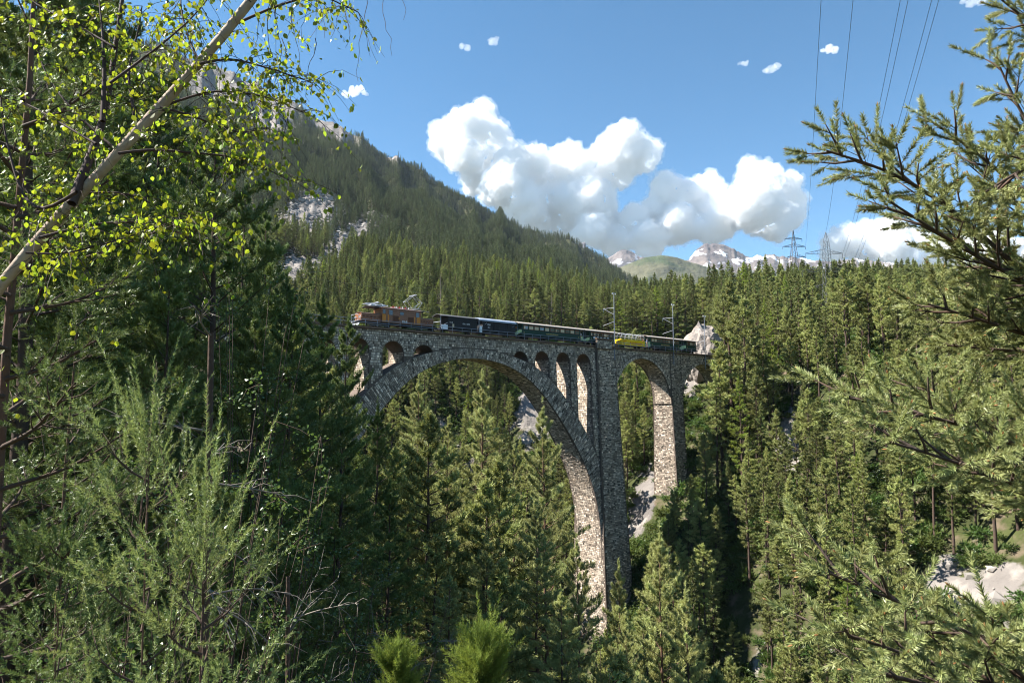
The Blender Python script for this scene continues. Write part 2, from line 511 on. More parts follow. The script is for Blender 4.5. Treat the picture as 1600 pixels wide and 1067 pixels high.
def mountain_material(name, rockc, rock2, snow, green):
    m = bpy.data.materials.new(name); m.use_nodes = True
    nt = m.node_tree; L = nt.links.new
    b = nt.nodes['Principled BSDF']; b.inputs['Roughness'].default_value = 0.95; b.inputs['Specular IOR Level'].default_value = 0.05
    tc = nt.nodes.new('ShaderNodeTexCoord')
    def noise(s, d=8):
        n = nt.nodes.new('ShaderNodeTexNoise'); n.inputs['Scale'].default_value = s; n.inputs['Detail'].default_value = d
        L(tc.outputs['Object'], n.inputs['Vector']); return n.outputs[0]
    def mix(a, bb, f):
        n = nt.nodes.new('ShaderNodeMix'); n.data_type = 'RGBA'
        for k, v in (('A', a), ('B', bb)):
            if isinstance(v, tuple): n.inputs[k].default_value = (*v, 1)
            else: L(v, n.inputs[k])
        L(f, n.inputs['Factor']); return n.outputs['Result']
    def rng(v, lo, hi, a=0.0, c=1.0):
        n = nt.nodes.new('ShaderNodeMapRange'); n.inputs[1].default_value = lo; n.inputs[2].default_value = hi
        n.inputs[3].default_value = a; n.inputs[4].default_value = c
        L(v, n.inputs[0]); return n.outputs[0]
    base = mix(rockc, rock2, rng(noise(0.004), 0.42, 0.6))
    sp = nt.nodes.new('ShaderNodeSeparateXYZ'); L(tc.outputs['Object'], sp.inputs[0])
    gm = nt.nodes.new('ShaderNodeMath'); gm.operation = 'MULTIPLY'
    L(rng(sp.outputs['Z'], green[1], green[0]), gm.inputs[0]); L(rng(noise(0.003), 0.4, 0.55, 0.3, 1), gm.inputs[1])
    base = mix(base, (0.060, 0.078, 0.036), gm.outputs[0])
    sm = nt.nodes.new('ShaderNodeMath'); sm.operation = 'MULTIPLY'
    L(rng(sp.outputs['Z'], snow[0], snow[1]), sm.inputs[0]); L(rng(noise(0.0075, 9), 0.57, 0.61), sm.inputs[1])
    base = mix(base, (0.85, 0.86, 0.9), sm.outputs[0])
    L(base, b.inputs['Base Color'])
    bp = nt.nodes.new('ShaderNodeBump'); bp.inputs['Distance'].default_value = 60.0; bp.inputs['Strength'].default_value = 1.0
    L(noise(0.006, 12), bp.inputs['Height']); L(bp.outputs[0], b.inputs['Normal'])
    return m


range_mesh('mountain', [(1040, 428), (1068, 410), (1080, 402), (1094, 389), (1108, 379), (1122, 375), (1136, 379), (1150, 387), (1168, 396), (1185, 399), (1210, 395), (1232, 399), (1258, 401), (1280, 405), (1310, 408), (1345, 402), (1385, 406), (1420, 412), (1500, 418), (1640, 424), (1800, 440)],
           5200, 7200, 4, mountain_material('snow_rock', (0.11, 0.092, 0.090), (0.20, 0.165, 0.145), (1200, 1500), (700, 1250)))
range_mesh('mountain', [(880, 430), (905, 378), (915, 374), (925, 390), (945, 404), (958, 396), (972, 387), (986, 390), (1000, 398), (1018, 400), (1030, 397), (1050, 412), (1075, 425)],
           4600, 6300, 9, mountain_material('dark_rock', (0.09, 0.085, 0.09), (0.20, 0.17, 0.16), (1200, 1500), (600, 1250)), 0.8)
range_mesh('hills', [(930, 430), (960, 420), (990, 408), (1015, 399), (1040, 396), (1062, 400), (1085, 408), (1120, 418), (1180, 430)],
           3300, 4700, 15, mountain_material('meadow', (0.060, 0.078, 0.040), (0.11, 0.105, 0.065), (3000, 4000), (400, 900)), 0.18)

# ------------------------------------------------------------------ viaduct
ZD = 11.9; BW = 4.5; BAT = 0.035
TC = 23.2


def nn(z, proj=0.0):
    return BAT * (12 - z) + proj


def nf(z, proj=0.0):
    return -BW - BAT * (12 - z) - proj


def solid(m, A, B, proj=0.0, top=True):
    A = np.asarray(A, float); B = np.asarray(B, float); k = len(A)
    r = [W(A[:, 0], nn(A[:, 1], proj), A[:, 1]), W(B[:, 0], nn(B[:, 1], proj), B[:, 1]),
         W(B[:, 0], nf(B[:, 1], proj), B[:, 1]), W(A[:, 0], nf(A[:, 1], proj), A[:, 1])]
    V = np.stack(r, 1).reshape(-1, 3)
    i = np.arange(k - 1)[:, None] * 4; j = np.arange(4)[None]; j2 = (j + 1) % 4
    m.add(V, np.stack([i + j, i + j2, i + 4 + j2, i + 4 + j], -1).reshape(-1, 4), 0.5)
    m.add(V[[0, 1, 2, 3]], [(0, 1, 2, 3)]); m.add(V[-4:], [(3, 2, 1, 0)])


def stones(m, P, u0, u1, v0, v1, su, sv, inside=None, seed=1, h0=0.02, h1=0.10, joint=0.022, bias=0.0):
    g = np.random.default_rng(seed)
    U0, U1, V0, V1 = [], [], [], []
    v = v0
    while v < v1 - 0.02:
        dv = min(sv * g.uniform(0.8, 1.25), v1 - v)
        nrow = int((u1 - u0) / su * 1.5) + 3
        w = su * g.uniform(0.55, 1.5, nrow)
        e = u0 + np.concatenate([[0], np.cumsum(w)])
        e = e[e < u1]; e = np.append(e, u1)
        U0.append(e[:-1]); U1.append(e[1:]); V0.append(np.full(len(e) - 1, v)); V1.append(np.full(len(e) - 1, v + dv))
        v += dv
    a, b, c, d = map(np.concatenate, (U0, U1, V0, V1))
    ok = (b - a > 0.08) & (d - c > 0.06)
    if inside is not None:
        for uu, vv in ((a, c), (a, d), (b, c), (b, d)):
            ok &= inside(uu, vv)
    a, b, c, d = a[ok] + joint, b[ok] - joint, c[ok] + joint, d[ok] - joint
    n = len(a)
    if not n:
        return
    js = lambda: g.uniform(-0.012, 0.012, n)
    h = g.uniform(h0, h1, n)
    cs = [(a, c), (b, c), (b, d), (a, d)]
    back = [P(u, w_, np.full(n, -0.05)) for u, w_ in cs]
    ch = 0.03
    cf = [(a + ch, c + ch), (b - ch, c + ch), (b - ch, d - ch), (a + ch, d - ch)]
    front = [P(u + js(), w_ + js(), h + js()) for u, w_ in cf]
    V = np.stack(back + front, 1).reshape(-1, 3)
    tint = np.clip(0.46 + g.normal(0, 0.2, n) + bias + (g.random(n) < 0.12) * 0.5, 0.04, 1.5)
    i = np.arange(n)[:, None, None] * 8
    q = np.array([(4, 5, 6, 7), (0, 1, 5, 4), (1, 2, 6, 5), (2, 3, 7, 6), (3, 0, 4, 7)])[None]
    m.add(V, (i + q).reshape(-1, 4), np.repeat(tint, 8))


def face_near(proj=0.0):
    return lambda t, z, h: W(t, nn(z, proj) + h, z)


def side_left(tf, proj=0.0):
    """face whose outward normal points to -t; u runs across n"""
    return lambda n, z, h: W(tf(z) - h, n, z)


HALF = np.array([(0, 8.3), (5, 7.9), (10, 6.5), (15, 3.6), (19, -0.7), (23, -5.2), (27, -10.8), (30, -16.4), (31.5, -21.5), (32.0, -28), (32.0, -46)])
EXT = np.array([(0, 10.1), (5, 9.8), (9, 9.0), (13, 8.2), (16.2, 7.0), (22, 2.4), (26.5, -3.0), (30.8, -8.9), (34.0, -16), (36, -24), (37, -34), (37, -46)])


def smooth_poly(P, n):
    P = np.asarray(P, float)
    d = np.concatenate([[0], np.cumsum(np.hypot(*np.diff(P, axis=0).T))])
    s = np.linspace(0, d[-1], n)
    X = np.interp(s, d, P[:, 0]); Z = np.interp(s, d, P[:, 1])
    for _ in range(12):
        X[1:-1] = (X[:-2] + 2 * X[1:-1] + X[2:]) / 4; Z[1:-1] = (Z[:-2] + 2 * Z[1:-1] + Z[2:]) / 4
    return np.stack([X, Z], 1)


def fullcurve(H, n=90):
    L_ = [(-a, z) for a, z in H[::-1]] + [tuple(p) for p in H[1:]]
    c = smooth_poly(L_, n); c[:, 0] += TC
    return c


INT = fullcurve(HALF); EXTC = fullcurve(EXT)
INT[:, 1] += 0.12


def ext_z(t):
    o = np.argsort(EXTC[:, 0]); return np.interp(t, EXTC[o, 0], EXTC[o, 1])


viaduct = empty('viaduct', tuple(W(23, -2, -70)), 0, 'tall grey brown stone railway viaduct with one great arch across the wooded gorge', 'viaduct')
VI = Matrix.Translation(viaduct.location).inverted()


def vobj(m, name, mats, parent=None, kind=None, smooth=False, label=None):
    """geometry is given in world coordinates; parent offsets are undone"""
    V = np.concatenate(m.v) - np.array(viaduct.location)
    m.v = [V]
    o = m.obj(name, mats, parent or viaduct, smooth)
    if kind: o['kind'] = kind
    if label: o['label'] = label
    return o


def stonework(m, parent):
    return vobj(m, 'stonework', M['stone'], parent, 'stuff')


# great arch
m = MB(); solid(m, INT, EXTC); ring = vobj(m, 'arch_ring', M['mortar'])
m = MB()
sl = np.concatenate([[0], np.cumsum(np.hypot(*np.diff(INT, axis=0).T))])
def ringP(u, v, h):          # u across the ring thickness 0..1, v along arc length
    it = np.interp(v, sl, INT[:, 0]); iz = np.interp(v, sl, INT[:, 1]); et = np.interp(v, sl, EXTC[:, 0]); ez = np.interp(v, sl, EXTC[:, 1])
    t = it + (et - it) * u; z = iz + (ez - iz) * u
    return W(t, nn(z) + h, z)
def ringP2(u, v, h):
    return ringP(u / 2.4, v, h)
stones(m, ringP2, 0, 2.4, 0, sl[-1], 0.55, 0.30, seed=3, bias=-0.06)
def soffP(u, v, h):          # u across width, v along arc (soffit, facing down/inwards)
    it = np.interp(v, sl, INT[:, 0]); iz = np.interp(v, sl, INT[:, 1])
    it2 = np.interp(v + 0.2, sl, INT[:, 0]); iz2 = np.interp(v + 0.2, sl, INT[:, 1])
    dt, dz = it2 - it, iz2 - iz; L_ = np.hypot(dt, dz) + 1e-6
    return W(it + dz / L_ * h, u, iz - dt / L_ * h)
stones(m, soffP, -BW - 0.2, 0.1, sl[-1] * 0.45, sl[-1] - 0.3, 0.6, 0.35, seed=4, h1=0.05)
stones(m, soffP, 0.12, 1.2, sl[-1] * 0.72, sl[-1] - 0.3, 0.5, 0.35, seed=5, h1=0.05, inside=lambda u, v: u < nn(np.interp(v, sl, INT[:, 1])) - 0.05)
stones(m, soffP, -BW - 1.3, -BW - 0.22, sl[-1] * 0.72, sl[-1] - 0.3, 0.5, 0.35, seed=6, h1=0.05, inside=lambda u, v: u > nf(np.interp(v, sl, INT[:, 1])) + 0.05)
stonework(m, ring)
# drip edge on the extrados inside the openings
OPEN = [(-7.8, -4.0), (-1.9, 1.7), (4.1, 8.1), (10.0, 14.2), (32.1, 35.9), (37.8, 41.6), (43.6, 47.5), (49.5, 53.6)]
crownz = [9.9, 10.3, 10.2, 9.9, 9.95, 10.2, 10.3, 10.3]


def openz(t):
    z = np.full(np.shape(t), -999.0)
    for (a, b), c in zip(OPEN, crownz):
        r = (b - a) / 2; mid = (a + b) / 2
        k = np.abs(t - mid) < r
        z = np.where(k, c - r + np.sqrt(np.clip(r * r - (t - mid) ** 2, 0, None)), z)
    return z


segs = []
edges = [-11.2] + [e for ab in OPEN for e in ab] + [55.2]
for k in range(len(edges) - 1):
    a, b = edges[k], edges[k + 1]
    if k % 2 == 1:
        ts = (a + b) / 2 - np.cos(np.linspace(0, pi, 21)) * (b - a) / 2
        lo = np.maximum(openz(np.clip(ts, a + 1e-4, b - 1e-4)), ext_z(ts) - 0.35)
        m = MB(); solid(m, np.stack([ts, lo], 1), np.stack([ts, np.full(21, ZD)], 1)); vobj(m, 'spandrel_arch', M['mortar'])
    else:
        ts = np.linspace(a, b, max(3, int((b - a) / 0.5)))
        lo = np.minimum(ext_z(ts) - 0.4, ZD - 1.2)
        m = MB(); solid(m, np.stack([ts, lo], 1), np.stack([ts, np.full(len(ts), ZD)], 1))
        o = vobj(m, 'spandrel_column', M['mortar'])
        if k and b < 50 or k == len(edges) - 2:
            m = MB()
            zl = ext_z(a) - 0.1; zt = crownz[(k - 2) // 2 + 0] - 1.6
            if zt - zl > 0.7:
                stones(m, side_left(lambda z, a=a: np.full(np.shape(z), a - 0.0)), -BW - 0.6, 0.6, zl, zt + 0.2, 0.5, 0.34, seed=20 + k, h1=0.05,
                       inside=lambda u, v: (u > nf(v) + 0.03) & (u < nn(v) - 0.03), bias=0.12)
                # right-hand face of the column, seen from beyond
                stonework(m, o)
m = MB()
def in_wall(t, z):
    oz = openz(t)
    return (z < ZD) & (z > ext_z(t) + 0.02) & ((z > oz + 0.12) | (oz < -900))
stones(m, face_near(), -11.2, 55.15, -16, ZD - 0.02, 0.40, 0.40, inside=in_wall, seed=8)
# voussoirs round the small openings
for (a, b), c in zip(OPEN, crownz):
    r = (b - a) / 2; mid = (a + b) / 2; zs = c - r
    def vs(u, v, h, mid=mid, r=r, zs=zs):
        t = mid + (r + u) * np.cos(v); z = zs + (r + u) * np.sin(v)
        return W(t, nn(z) + h, z)
    def insv(u, v, mid=mid, r=r, zs=zs):
        return (zs + (r + u) * np.sin(v)) > ext_z(mid + (r + u) * np.cos(v)) + 0.02
    stones(m, vs, 0.0, 0.5, 0.02, pi - 0.02, 1.2, 0.3 / r, inside=insv, seed=int(a * 7) % 97 + 30, joint=0.018, h0=0.05, h1=0.11)
o = bpy.data.objects.new('spandrel_wall', None); C.objects.link(o); o.parent = viaduct
stonework(m, o)

# piers and side arches
def pier(name, A, B, proj, seed, zb, su=0.5, sv=0.30, lit=True):
    """A left edge, B right edge: functions of z"""
    zs = np.linspace(zb, ZD, 14)
    m = MB(); solid(m, np.stack([A(zs), zs], 1), np.stack([B(zs), zs], 1), proj); o = vobj(m, name, M['mortar'])
    m = MB()
    t0, t1 = A(zs).min(), B(zs).max()
    stones(m, face_near(proj), t0, t1, zb, ZD - 0.02, su, sv, inside=lambda t, z: (t > A(z) + 0.01) & (t < B(z) - 0.01), seed=seed)
    if lit:
        stones(m, side_left(A), nf(zb, proj), nn(zb, proj), zb, ZD - 0.02, su, sv, inside=lambda u, z: (u > nf(z, proj) + 0.03) & (u < nn(z, proj) - 0.03), seed=seed + 1, h1=0.06, bias=-0.08)
    stonework(m, o)
    return o


lin = lambda z0, t0, z1, t1: (lambda z: t0 + (t1 - t0) * (z - z0) / (z1 - z0))
pier('pier', lin(12, 55.2, -50, 55.2), lin(12, 61.0, -40, 63.8), 0.5, 50, -52)
pier('pier', lin(12, 81.3, -20, 82.0), lin(12, 85.9, -20, 86.3), 0.0, 60, -50)
pier('pier', lin(12, -15.8, -50, -17.5), lin(12, -11.2, -40, -9.2), 0.5, 70, -40)


def side_arch(a, b, zc, seed):
    ts = (a + b) / 2 - np.cos(np.linspace(0, pi, 41)) * (b - a) / 2
    r = (b - a) / 2; c = (a + b) / 2
    lo = zc - r + np.sqrt(np.clip(r * r - (ts - c) ** 2, 0, None))
    m = MB(); solid(m, np.stack([ts, lo], 1), np.stack([ts, np.full(41, ZD)], 1)); o = vobj(m, 'side_arch', M['mortar'])
    m = MB()
    f = lambda t: zc - r + np.sqrt(np.clip(r * r - (t - c) ** 2, 0, None))
    stones(m, face_near(), a, b, zc - r, ZD - 0.02, 0.42, 0.36, inside=lambda t, z: z > f(t) + 0.62 - 0.02, seed=seed)
    def vs(u, v, h):
        v = v / r
        t = c + (r + u) * np.cos(v); z = zc - r + (r + u) * np.sin(v); return W(t, nn(z) + h, z)
    stones(m, vs, 0, 0.65, 0.1, pi * r - 0.1, 1.4, 0.32, seed=seed + 1, h0=0.05, h1=0.11, joint=0.015, inside=lambda u, v: (c + (r + u) * np.cos(v / r) > a) & (c + (r + u) * np.cos(v / r) < b))
    def sf(u, v, h):
        v = v / r
        t = c + (r - h) * np.cos(v); z = zc - r + (r - h) * np.sin(v); return W(t, u, z)
    stones(m, sf, -BW - 0.4, 0.35, 0.05, pi * r * 0.7, 0.55, 0.33, seed=seed + 2, h1=0.05, inside=lambda u, v: (u < nn(zc - r + r * np.sin(v / r)) - 0.03) & (u > nf(zc - r + r * np.sin(v / r)) + 0.03))
    stonework(m, o)


side_arch(61.02, 81.3, 10.15, 80)
side_arch(85.9, 105.0, 9.8, 90)
side_arch(-34.5, -15.8, 9.9, 100)
m = MB(); solid(m, [(105.0, -20), (105.0, ZD)], [(112, -20), (112, ZD)]); vobj(m, 'abutment', M['mortar'])
m = MB(); solid(m, [(-60, -20), (-60, ZD)], [(-34.5, -20), (-34.5, ZD)]); vobj(m, 'abutment', M['mortar'])
m = MB()
solid(m, [(-60, ZD + 0.001), (112, ZD + 0.001)], [(-60, ZD + 0.06), (112, ZD + 0.06)])
vobj(m, 'deck_slab', M['ballast'])

# coping stones along both edges; the near row is seen
cm = MB(); cm.box(-0.59, 0.59, -0.35, 0.42, 0, 0.34)
cm = cm.mesh('coping_stone', M['coping'])
k = 0
for side in (0, 1):
    t = -20.0 if side == 0 else -20.0
    while t < 106:
        stp = 1.2
        tc_ = t + 0.6
        n0 = 0.0 if side == 0 else -BW
        if side == 0 and 55.2 < tc_ < 61.2: n0 = 0.5
        o = link('coping_stone', cm, viaduct)
        p = W(tc_, n0, 11.95 + rnd.uniform(-0.02, 0.02)) - np.array(viaduct.location)
        o.location = p; o.rotation_euler = (0, 0, BRZ + (pi if side == 0 else 0) + rnd.uniform(-0.01, 0.01))
        t += stp
# little refuge parapet on the main pier
m = MB()
def refP(t, z, h): return W(t, 1.0 + h, z)
a_, b_ = t_at(933, 1.0), t_at(956, 1.0)
c8 = [W(t, n, z) for z in (11.6, 13.55) for n in (1.0, 0.55) for t in (a_, b_)]
m.add(c8, [(0, 1, 3, 2), (4, 5, 7, 6), (0, 1, 5, 4), (2, 3, 7, 6), (0, 2, 6, 4), (1, 3, 7, 5)])
ref = vobj(m, 'refuge_parapet', M['mortar'], label='low stone refuge wall standing proud on the main pier')
m = MB(); stones(m, refP, a_, b_, 11.65, 13.3, 0.42, 0.3, seed=123, bias=0.0); 
stonework(m, ref)
m = MB()
c8 = [W(t, n, z) for z in (13.56, 13.8) for n in (1.15, 0.45) for t in (a_ - 0.15, b_ + 0.15)]
m.add(c8, [(0, 1, 3, 2), (4, 5, 7, 6), (0, 1, 5, 4), (2, 3, 7, 6), (0, 2, 6, 4), (1, 3, 7, 5)])
vobj(m, 'parapet_cap', M['coping'], ref)

# railing on the near edge
railing = empty('railing', tuple(W(0, 0.15, 12.25)), BRZ, 'grey two-rail steel railing along the near edge of the viaduct deck', 'railing')
pm = MB(); pm.tube([(0, 0, 0), (0, 0, 1.12)], 0.045, 4); pm = pm.mesh('post', M['galv'])
tt = -14.0
while tt < 104:
    if not (55.6 < tt < 60.8):
        link('post', pm, railing, (tt, 0, 0))
    tt += 2.13
for a, b in ((-14, 55.5), (60.8, 104)):
    for z in (0.62, 1.12):
        m = MB(); m.bar((a, 0, z), (b, 0, z), 0.045, 5); m.obj('rail', M['galv'], railing)
# track
track = empty('railway_track', tuple(W(0, -2.25, 12.0)), BRZ, 'metre gauge railway track laid in ballast along the viaduct deck', 'track')
for y in (-0.5, 0.5):
    m = MB(); m.box(-60, 113, y - 0.035, y + 0.035, 0.18, 0.30); m.obj('rail', M['rail'], track)
m = MB()
for k in range(270):
    x = -59 + k * 0.64
    m.box(x, x + 0.22, -0.9, 0.9, 0.06, 0.18)
m.obj('sleepers', M['wood'], track, kind='stuff')
m = MB(); m.box(-60, 113, -1.5, 1.5, -0.02, 0.10); m.obj('ballast', M['ballast'], track)

# ------------------------------------------------------------------ overhead line
def mast(px, n, top, base, label, arms=True):
    t = t_at(px, n)
    o = empty('overhead_line_mast', tuple(W(t, n, base)), BRZ, label, 'mast', 'overhead line masts on the near face of the viaduct')
    h = top - base
    m = MB(); m.tube([(0, 0, 0), (0, 0, h)], [0.11, 0.075], 8, cap=True); m.obj('pole', M['galv'], o, True)
    m = MB(); m.box(-0.55, 0.55, -0.05, 0.05, h, h + 0.09); m.obj('crossbar', M['galv'], o)
    for x in (-0.5, 0.5):
        m = MB(); m.tube([(x, 0, h - 0.35), (x, 0, h - 0.25), (x, 0, h - 0.15), (x, 0, h)], [0.05, 0.12, 0.12, 0.04], 8); m.obj('insulator', M['silver'], o, True)
    if arms:
        m = MB(); m.bar((0, 0, h - 3.2), (-0.5, 2.6, h - 3.2), 0.035); m.bar((0, 0, h - 4.7), (-0.5, 2.5, h - 3.25), 0.035)
        m.bar((0, 0, h - 6.2), (-0.5, 2.7, h - 6.9), 0.035); m.bar((-.5, 2.6, h - 3.2), (-.5, 2.6, h - 3.9), 0.03); m.obj('bracket_arm', M['silver'], o)
    for z in (0.6, 1.9):
        m = MB(); m.box(-0.2, 0.2, 0.0, 0.85, z, z + 0.14); m.obj('clamp', M['steel'], o)
    return t


T1 = mast(960, 0.75, 23.9, 9.4, 'tallest pale overhead line mast beside the stone refuge and yellow open wagon')
T2 = mast(1052, 0.45, 23.6, 9.0, 'middle overhead line mast in front of the last green coaches')
T3 = mast(1101, 0.45, 22.0, 8.6, 'overhead line mast at the far right end of the viaduct by the pale rock')
for (zo, nm, r_) in ((19.2, 'contact_wire', 0.014), (20.6, 'catenary_wire', 0.014)):
    m = MB()
    ts = np.linspace(-40, 110, 90)
    sag = 0 if nm == 'contact_wire' else np.abs(np.sin((ts - T1) / (T2 - T1) * pi)) * -0.9
    m.tube(W(ts, -2.2, zo + sag), r_, 4)
    prop(m.obj(nm, M['pylon']), 'thin overhead %s strung above the railway track' % nm.replace('_', ' '), 'wire', None)

# ------------------------------------------------------------------ the train
RZ = 12.30     # rail top


def vehicle(name, px0, px1, label, cat, group=None):
    t0, t1 = t_at(px0, -0.95), t_at(px1, -0.95)
    o = empty(name, tuple(W(t0, -2.25, RZ)), BRZ, label, cat, group)
    return o, t1 - t0


def part(name, mat_, par, fn, label=None, smooth=False):
    m = MB(); fn(m); o = m.obj(name, mat_, par, smooth)
    if label: o['label'] = label
    return o


def wheels(par, xs, r=0.38):
    for x in xs:
        for y in (-0.56, 0.56):
            m = MB(); a = np.linspace(0, 2 * pi, 17)[:-1]
            V = [(x + r * math.cos(q), y + s_, r + r * math.sin(q)) for s_ in (-0.07, 0.07) for q in a]
            m.add(V, [(k, (k + 1) % 16, 16 + (k + 1) % 16, 16 + k) for k in range(16)])
            m.add(V, [tuple(range(16))]); m.add(V, [tuple(range(16, 32))])
            m.obj('wheel', M['black'], par)


def curved_roof(m, x0, x1, w, z, rise, over=0.0, th=0.10, k=9):
    a = np.linspace(-1, 1, k)
    top = [(w * q, z + rise * (1 - q * q)) for q in a]
    V = []
    for x in (x0 - over, x1 + over):
        for y, zz in top: V.append((x, y, zz + th))
        for y, zz in top: V.append((x, y, zz))
    Fc = []
    for i_ in range(k - 1):
        Fc += [(i_, i_ + 1, 2 * k + i_ + 1, 2 * k + i_), (k + i_, k + i_ + 1, 3 * k + i_ + 1, 3 * k + i_), (i_, i_ + 1, k + i_ + 1, k + i_), (2 * k + i_, 2 * k + i_ + 1, 3 * k + i_ + 1, 3 * k + i_)]
    Fc += [(0, k, 3 * k, 2 * k), (k - 1, 2 * k - 1, 4 * k - 1, 3 * k - 1)]
    m.add(V, Fc)


def text(name, s, size, loc, mat_, par, align='CENTER'):
    cu = bpy.data.curves.new(name, 'FONT'); cu.body = s; cu.size = size; cu.align_x = align; cu.extrude = 0.004
    cu.resolution_u = 2
    cu.offset = 0.004
    ob = bpy.data.objects.new(name, cu)
    me = bpy.data.meshes.new_from_object(ob)
    bpy.data.objects.remove(ob)
    me.materials.clear(); me.materials.append(mat_)
    o = link(name, me, par, loc)
    o.rotation_euler = (pi / 2, 0, 0)
    return o


def buffers(par, L, y=-0.0):
    for x, s in ((0, -1), (L, 1)):
        part('coupler', M['steel'], par, lambda m: (m.bar((x - s * 0.3, y, 0.75), (x + s * 0.25, y, 0.75), 0.07), m.box(x + s * 0.18, x + s * 0.30, -0.25, 0.25, 0.62, 0.9)))


# --- locomotive
loco, LL = vehicle('electric_locomotive', 558, 686, 'brown rod-driven electric locomotive with long low hoods leading the train', 'locomotive')
SX = LL / 14.0
def X(a): return a * SX
hl0, hl1, cb0, cb1, hr0, hr1 = X(0.75), X(3.9), X(3.9), X(10.6), X(10.6), X(13.1)
fr = lambda a, b: lambda m: m.box(a, b, -1.28, 1.28, 0.62, 0.95)
part('frame', M['black'], loco, lambda m: (m.box(X(0.3), X(6.2), -1.25, 1.25, 0.62, 0.98), m.box(X(7.6), X(13.7), -1.25, 1.25, 0.62, 0.98), m.box(X(3.9), X(10.6), -1.3, 1.3, 0.80, 0.99)))
def hood(a, b, nm):
    h = part('hood', M['loco_brown'], loco, lambda m: (m.box(a, b, -1.0, 1.0, 1.0, 2.2), curved_roof(m, a, b, 1.03, 2.2, 0.16, 0.04, 0.04)))
    part('hood_cover', M['loco_roof'], h, lambda m: curved_roof(m, a, b, 1.06, 2.25, 0.16, 0.02, 0.05))
    n = 5
    for k in range(n):
        x = a + (b - a) * (k + 0.15) / n
        part('hatch', M['loco_brown'], h, lambda m: (m.box(x, x + (b - a) / n * 0.75, -1.05, -1.002, 1.15, 2.0)))
        part('louvre', M['grille'], h, lambda m: [m.box(x + 0.08, x + (b - a) / n * 0.65, -1.075, -1.052, 1.65 + j * 0.07, 1.69 + j * 0.07) for j in range(4)])
    c = (a + b) / 2 + 0.3
    part('headlight', M['white'], h, lambda m: m.tube([(c, -1.14, 1.55), (c, -1.054, 1.55)], 0.17, 10))
    part('lamp_ring', M['red'], h, lambda m: m.tube([(c - 0.02, -1.1, 1.55), (c - 0.02, -1.053, 1.55)], 0.28, 10))
hood(hl0, hl1, 0); hood(hr0, hr1, 1)
body = part('cab_body', M['loco_brown'], loco, lambda m: m.box(cb0, cb1, -1.32, 1.32, 1.0, 3.38))
for a, b in ((cb0 + 0.1, cb0 + 0.75), (cb0 + 1.1, cb0 + 1.35), (cb1 - 1.35, cb1 - 1.15), (cb1 - 0.75, cb1 - 0.1)):
    part('lit_door_strip', M['loco_orange'], body, lambda m: m.box(a, b, -1.36, -1.322, 1.08, 2.35))  # cab door strips; the light on them is put into the orange
for a, b, z0, z1 in ((cb0 + 0.2, cb0 + 0.65, 2.42, 3.05), (cb0 + 1.35, cb0 + 2.0, 2.30, 3.1), (cb1 - 1.0, cb1 - 0.35, 2.3, 3.1), ((cb0 + cb1) / 2 - 0.35, (cb0 + cb1) / 2 + 0.35, 2.45, 2.95)):
    w_ = part('window', M['frame_brown'], body, lambda m: m.box(a - 0.05, b + 0.05, -1.35, -1.323, z0 - 0.05, z1 + 0.05))
    part('pane', M['pane_dark'], body, lambda m: m.box(a, b, -1.362, -1.351, z0, z1))
for a in (cb0 + 2.2, cb1 - 2.5):
    part('grille', M['grille'], body, lambda m: [m.box(a, a + 1.05, -1.36, -1.322, 1.35 + j * 0.1, 1.41 + j * 0.1) for j in range(9)])
part('waist_strip', M['grille'], body, lambda m: (m.box(cb0 + 2.05, cb1 - 1.4, -1.335, -1.322, 3.0, 3.05), m.box(cb0 + 2.05, cb0 + 2.1, -1.335, -1.322, 1.05, 3.0)))
text('lettering', 'RhB', 0.62, ((cb0 + cb1) / 2 + 0.6, -1.345, 1.12), M['white'], body)
part('number_plate', M['loco_orange'], body, lambda m: m.box((cb0 + cb1) / 2 - 0.7, (cb0 + cb1) / 2 - 0.3, -1.35, -1.322, 1.7, 1.95))
part('cab_roof', M['loco_roof'], loco, lambda m: curved_roof(m, cb0, cb1, 1.42, 3.36, 0.26, 0.1, 0.08))
for a, b in ((X(1.9), cb0 + 0.9), (cb1 - 0.9, X(12.1))):
    part('canopy', M['roof_dark'], loco, lambda m: (curved_roof(m, a, b, 1.30, 3.40, 0.2, 0, 0.07)))
    x = a + 0.25 if a < X(5) else b - 0.25
    part('canopy_post', M['black'], loco, lambda m: (m.bar((x + (0.9 if x < X(5) else -0.9), -1.0, 2.3), (x + (0.9 if x < X(5) else -0.9), -1.0, 3.4), 0.05), m.bar((x + (0.9 if x < X(5) else -0.9), 1.0, 2.3), (x + (0.9 if x < X(5) else -0.9), 1.0, 3.4), 0.05)))
part('roof_gear', M['loco_roof'], loco, lambda m: [m.box(cb0 + 2.4 + k * 0.55, cb0 + 2.75 + k * 0.55, -0.5, 0.2, 3.68, 3.86 + 0.05 * (k % 2)) for k in range(6)])
for k in range(6):
    part('insulator', M['white'] if k % 2 else M['red'], loco, lambda m: m.tube([(cb0 + 2.5 + k * 0.6, -0.7, 3.6), (cb0 + 2.5 + k * 0.6, -0.7, 3.95)], [0.09, 0.06], 6))
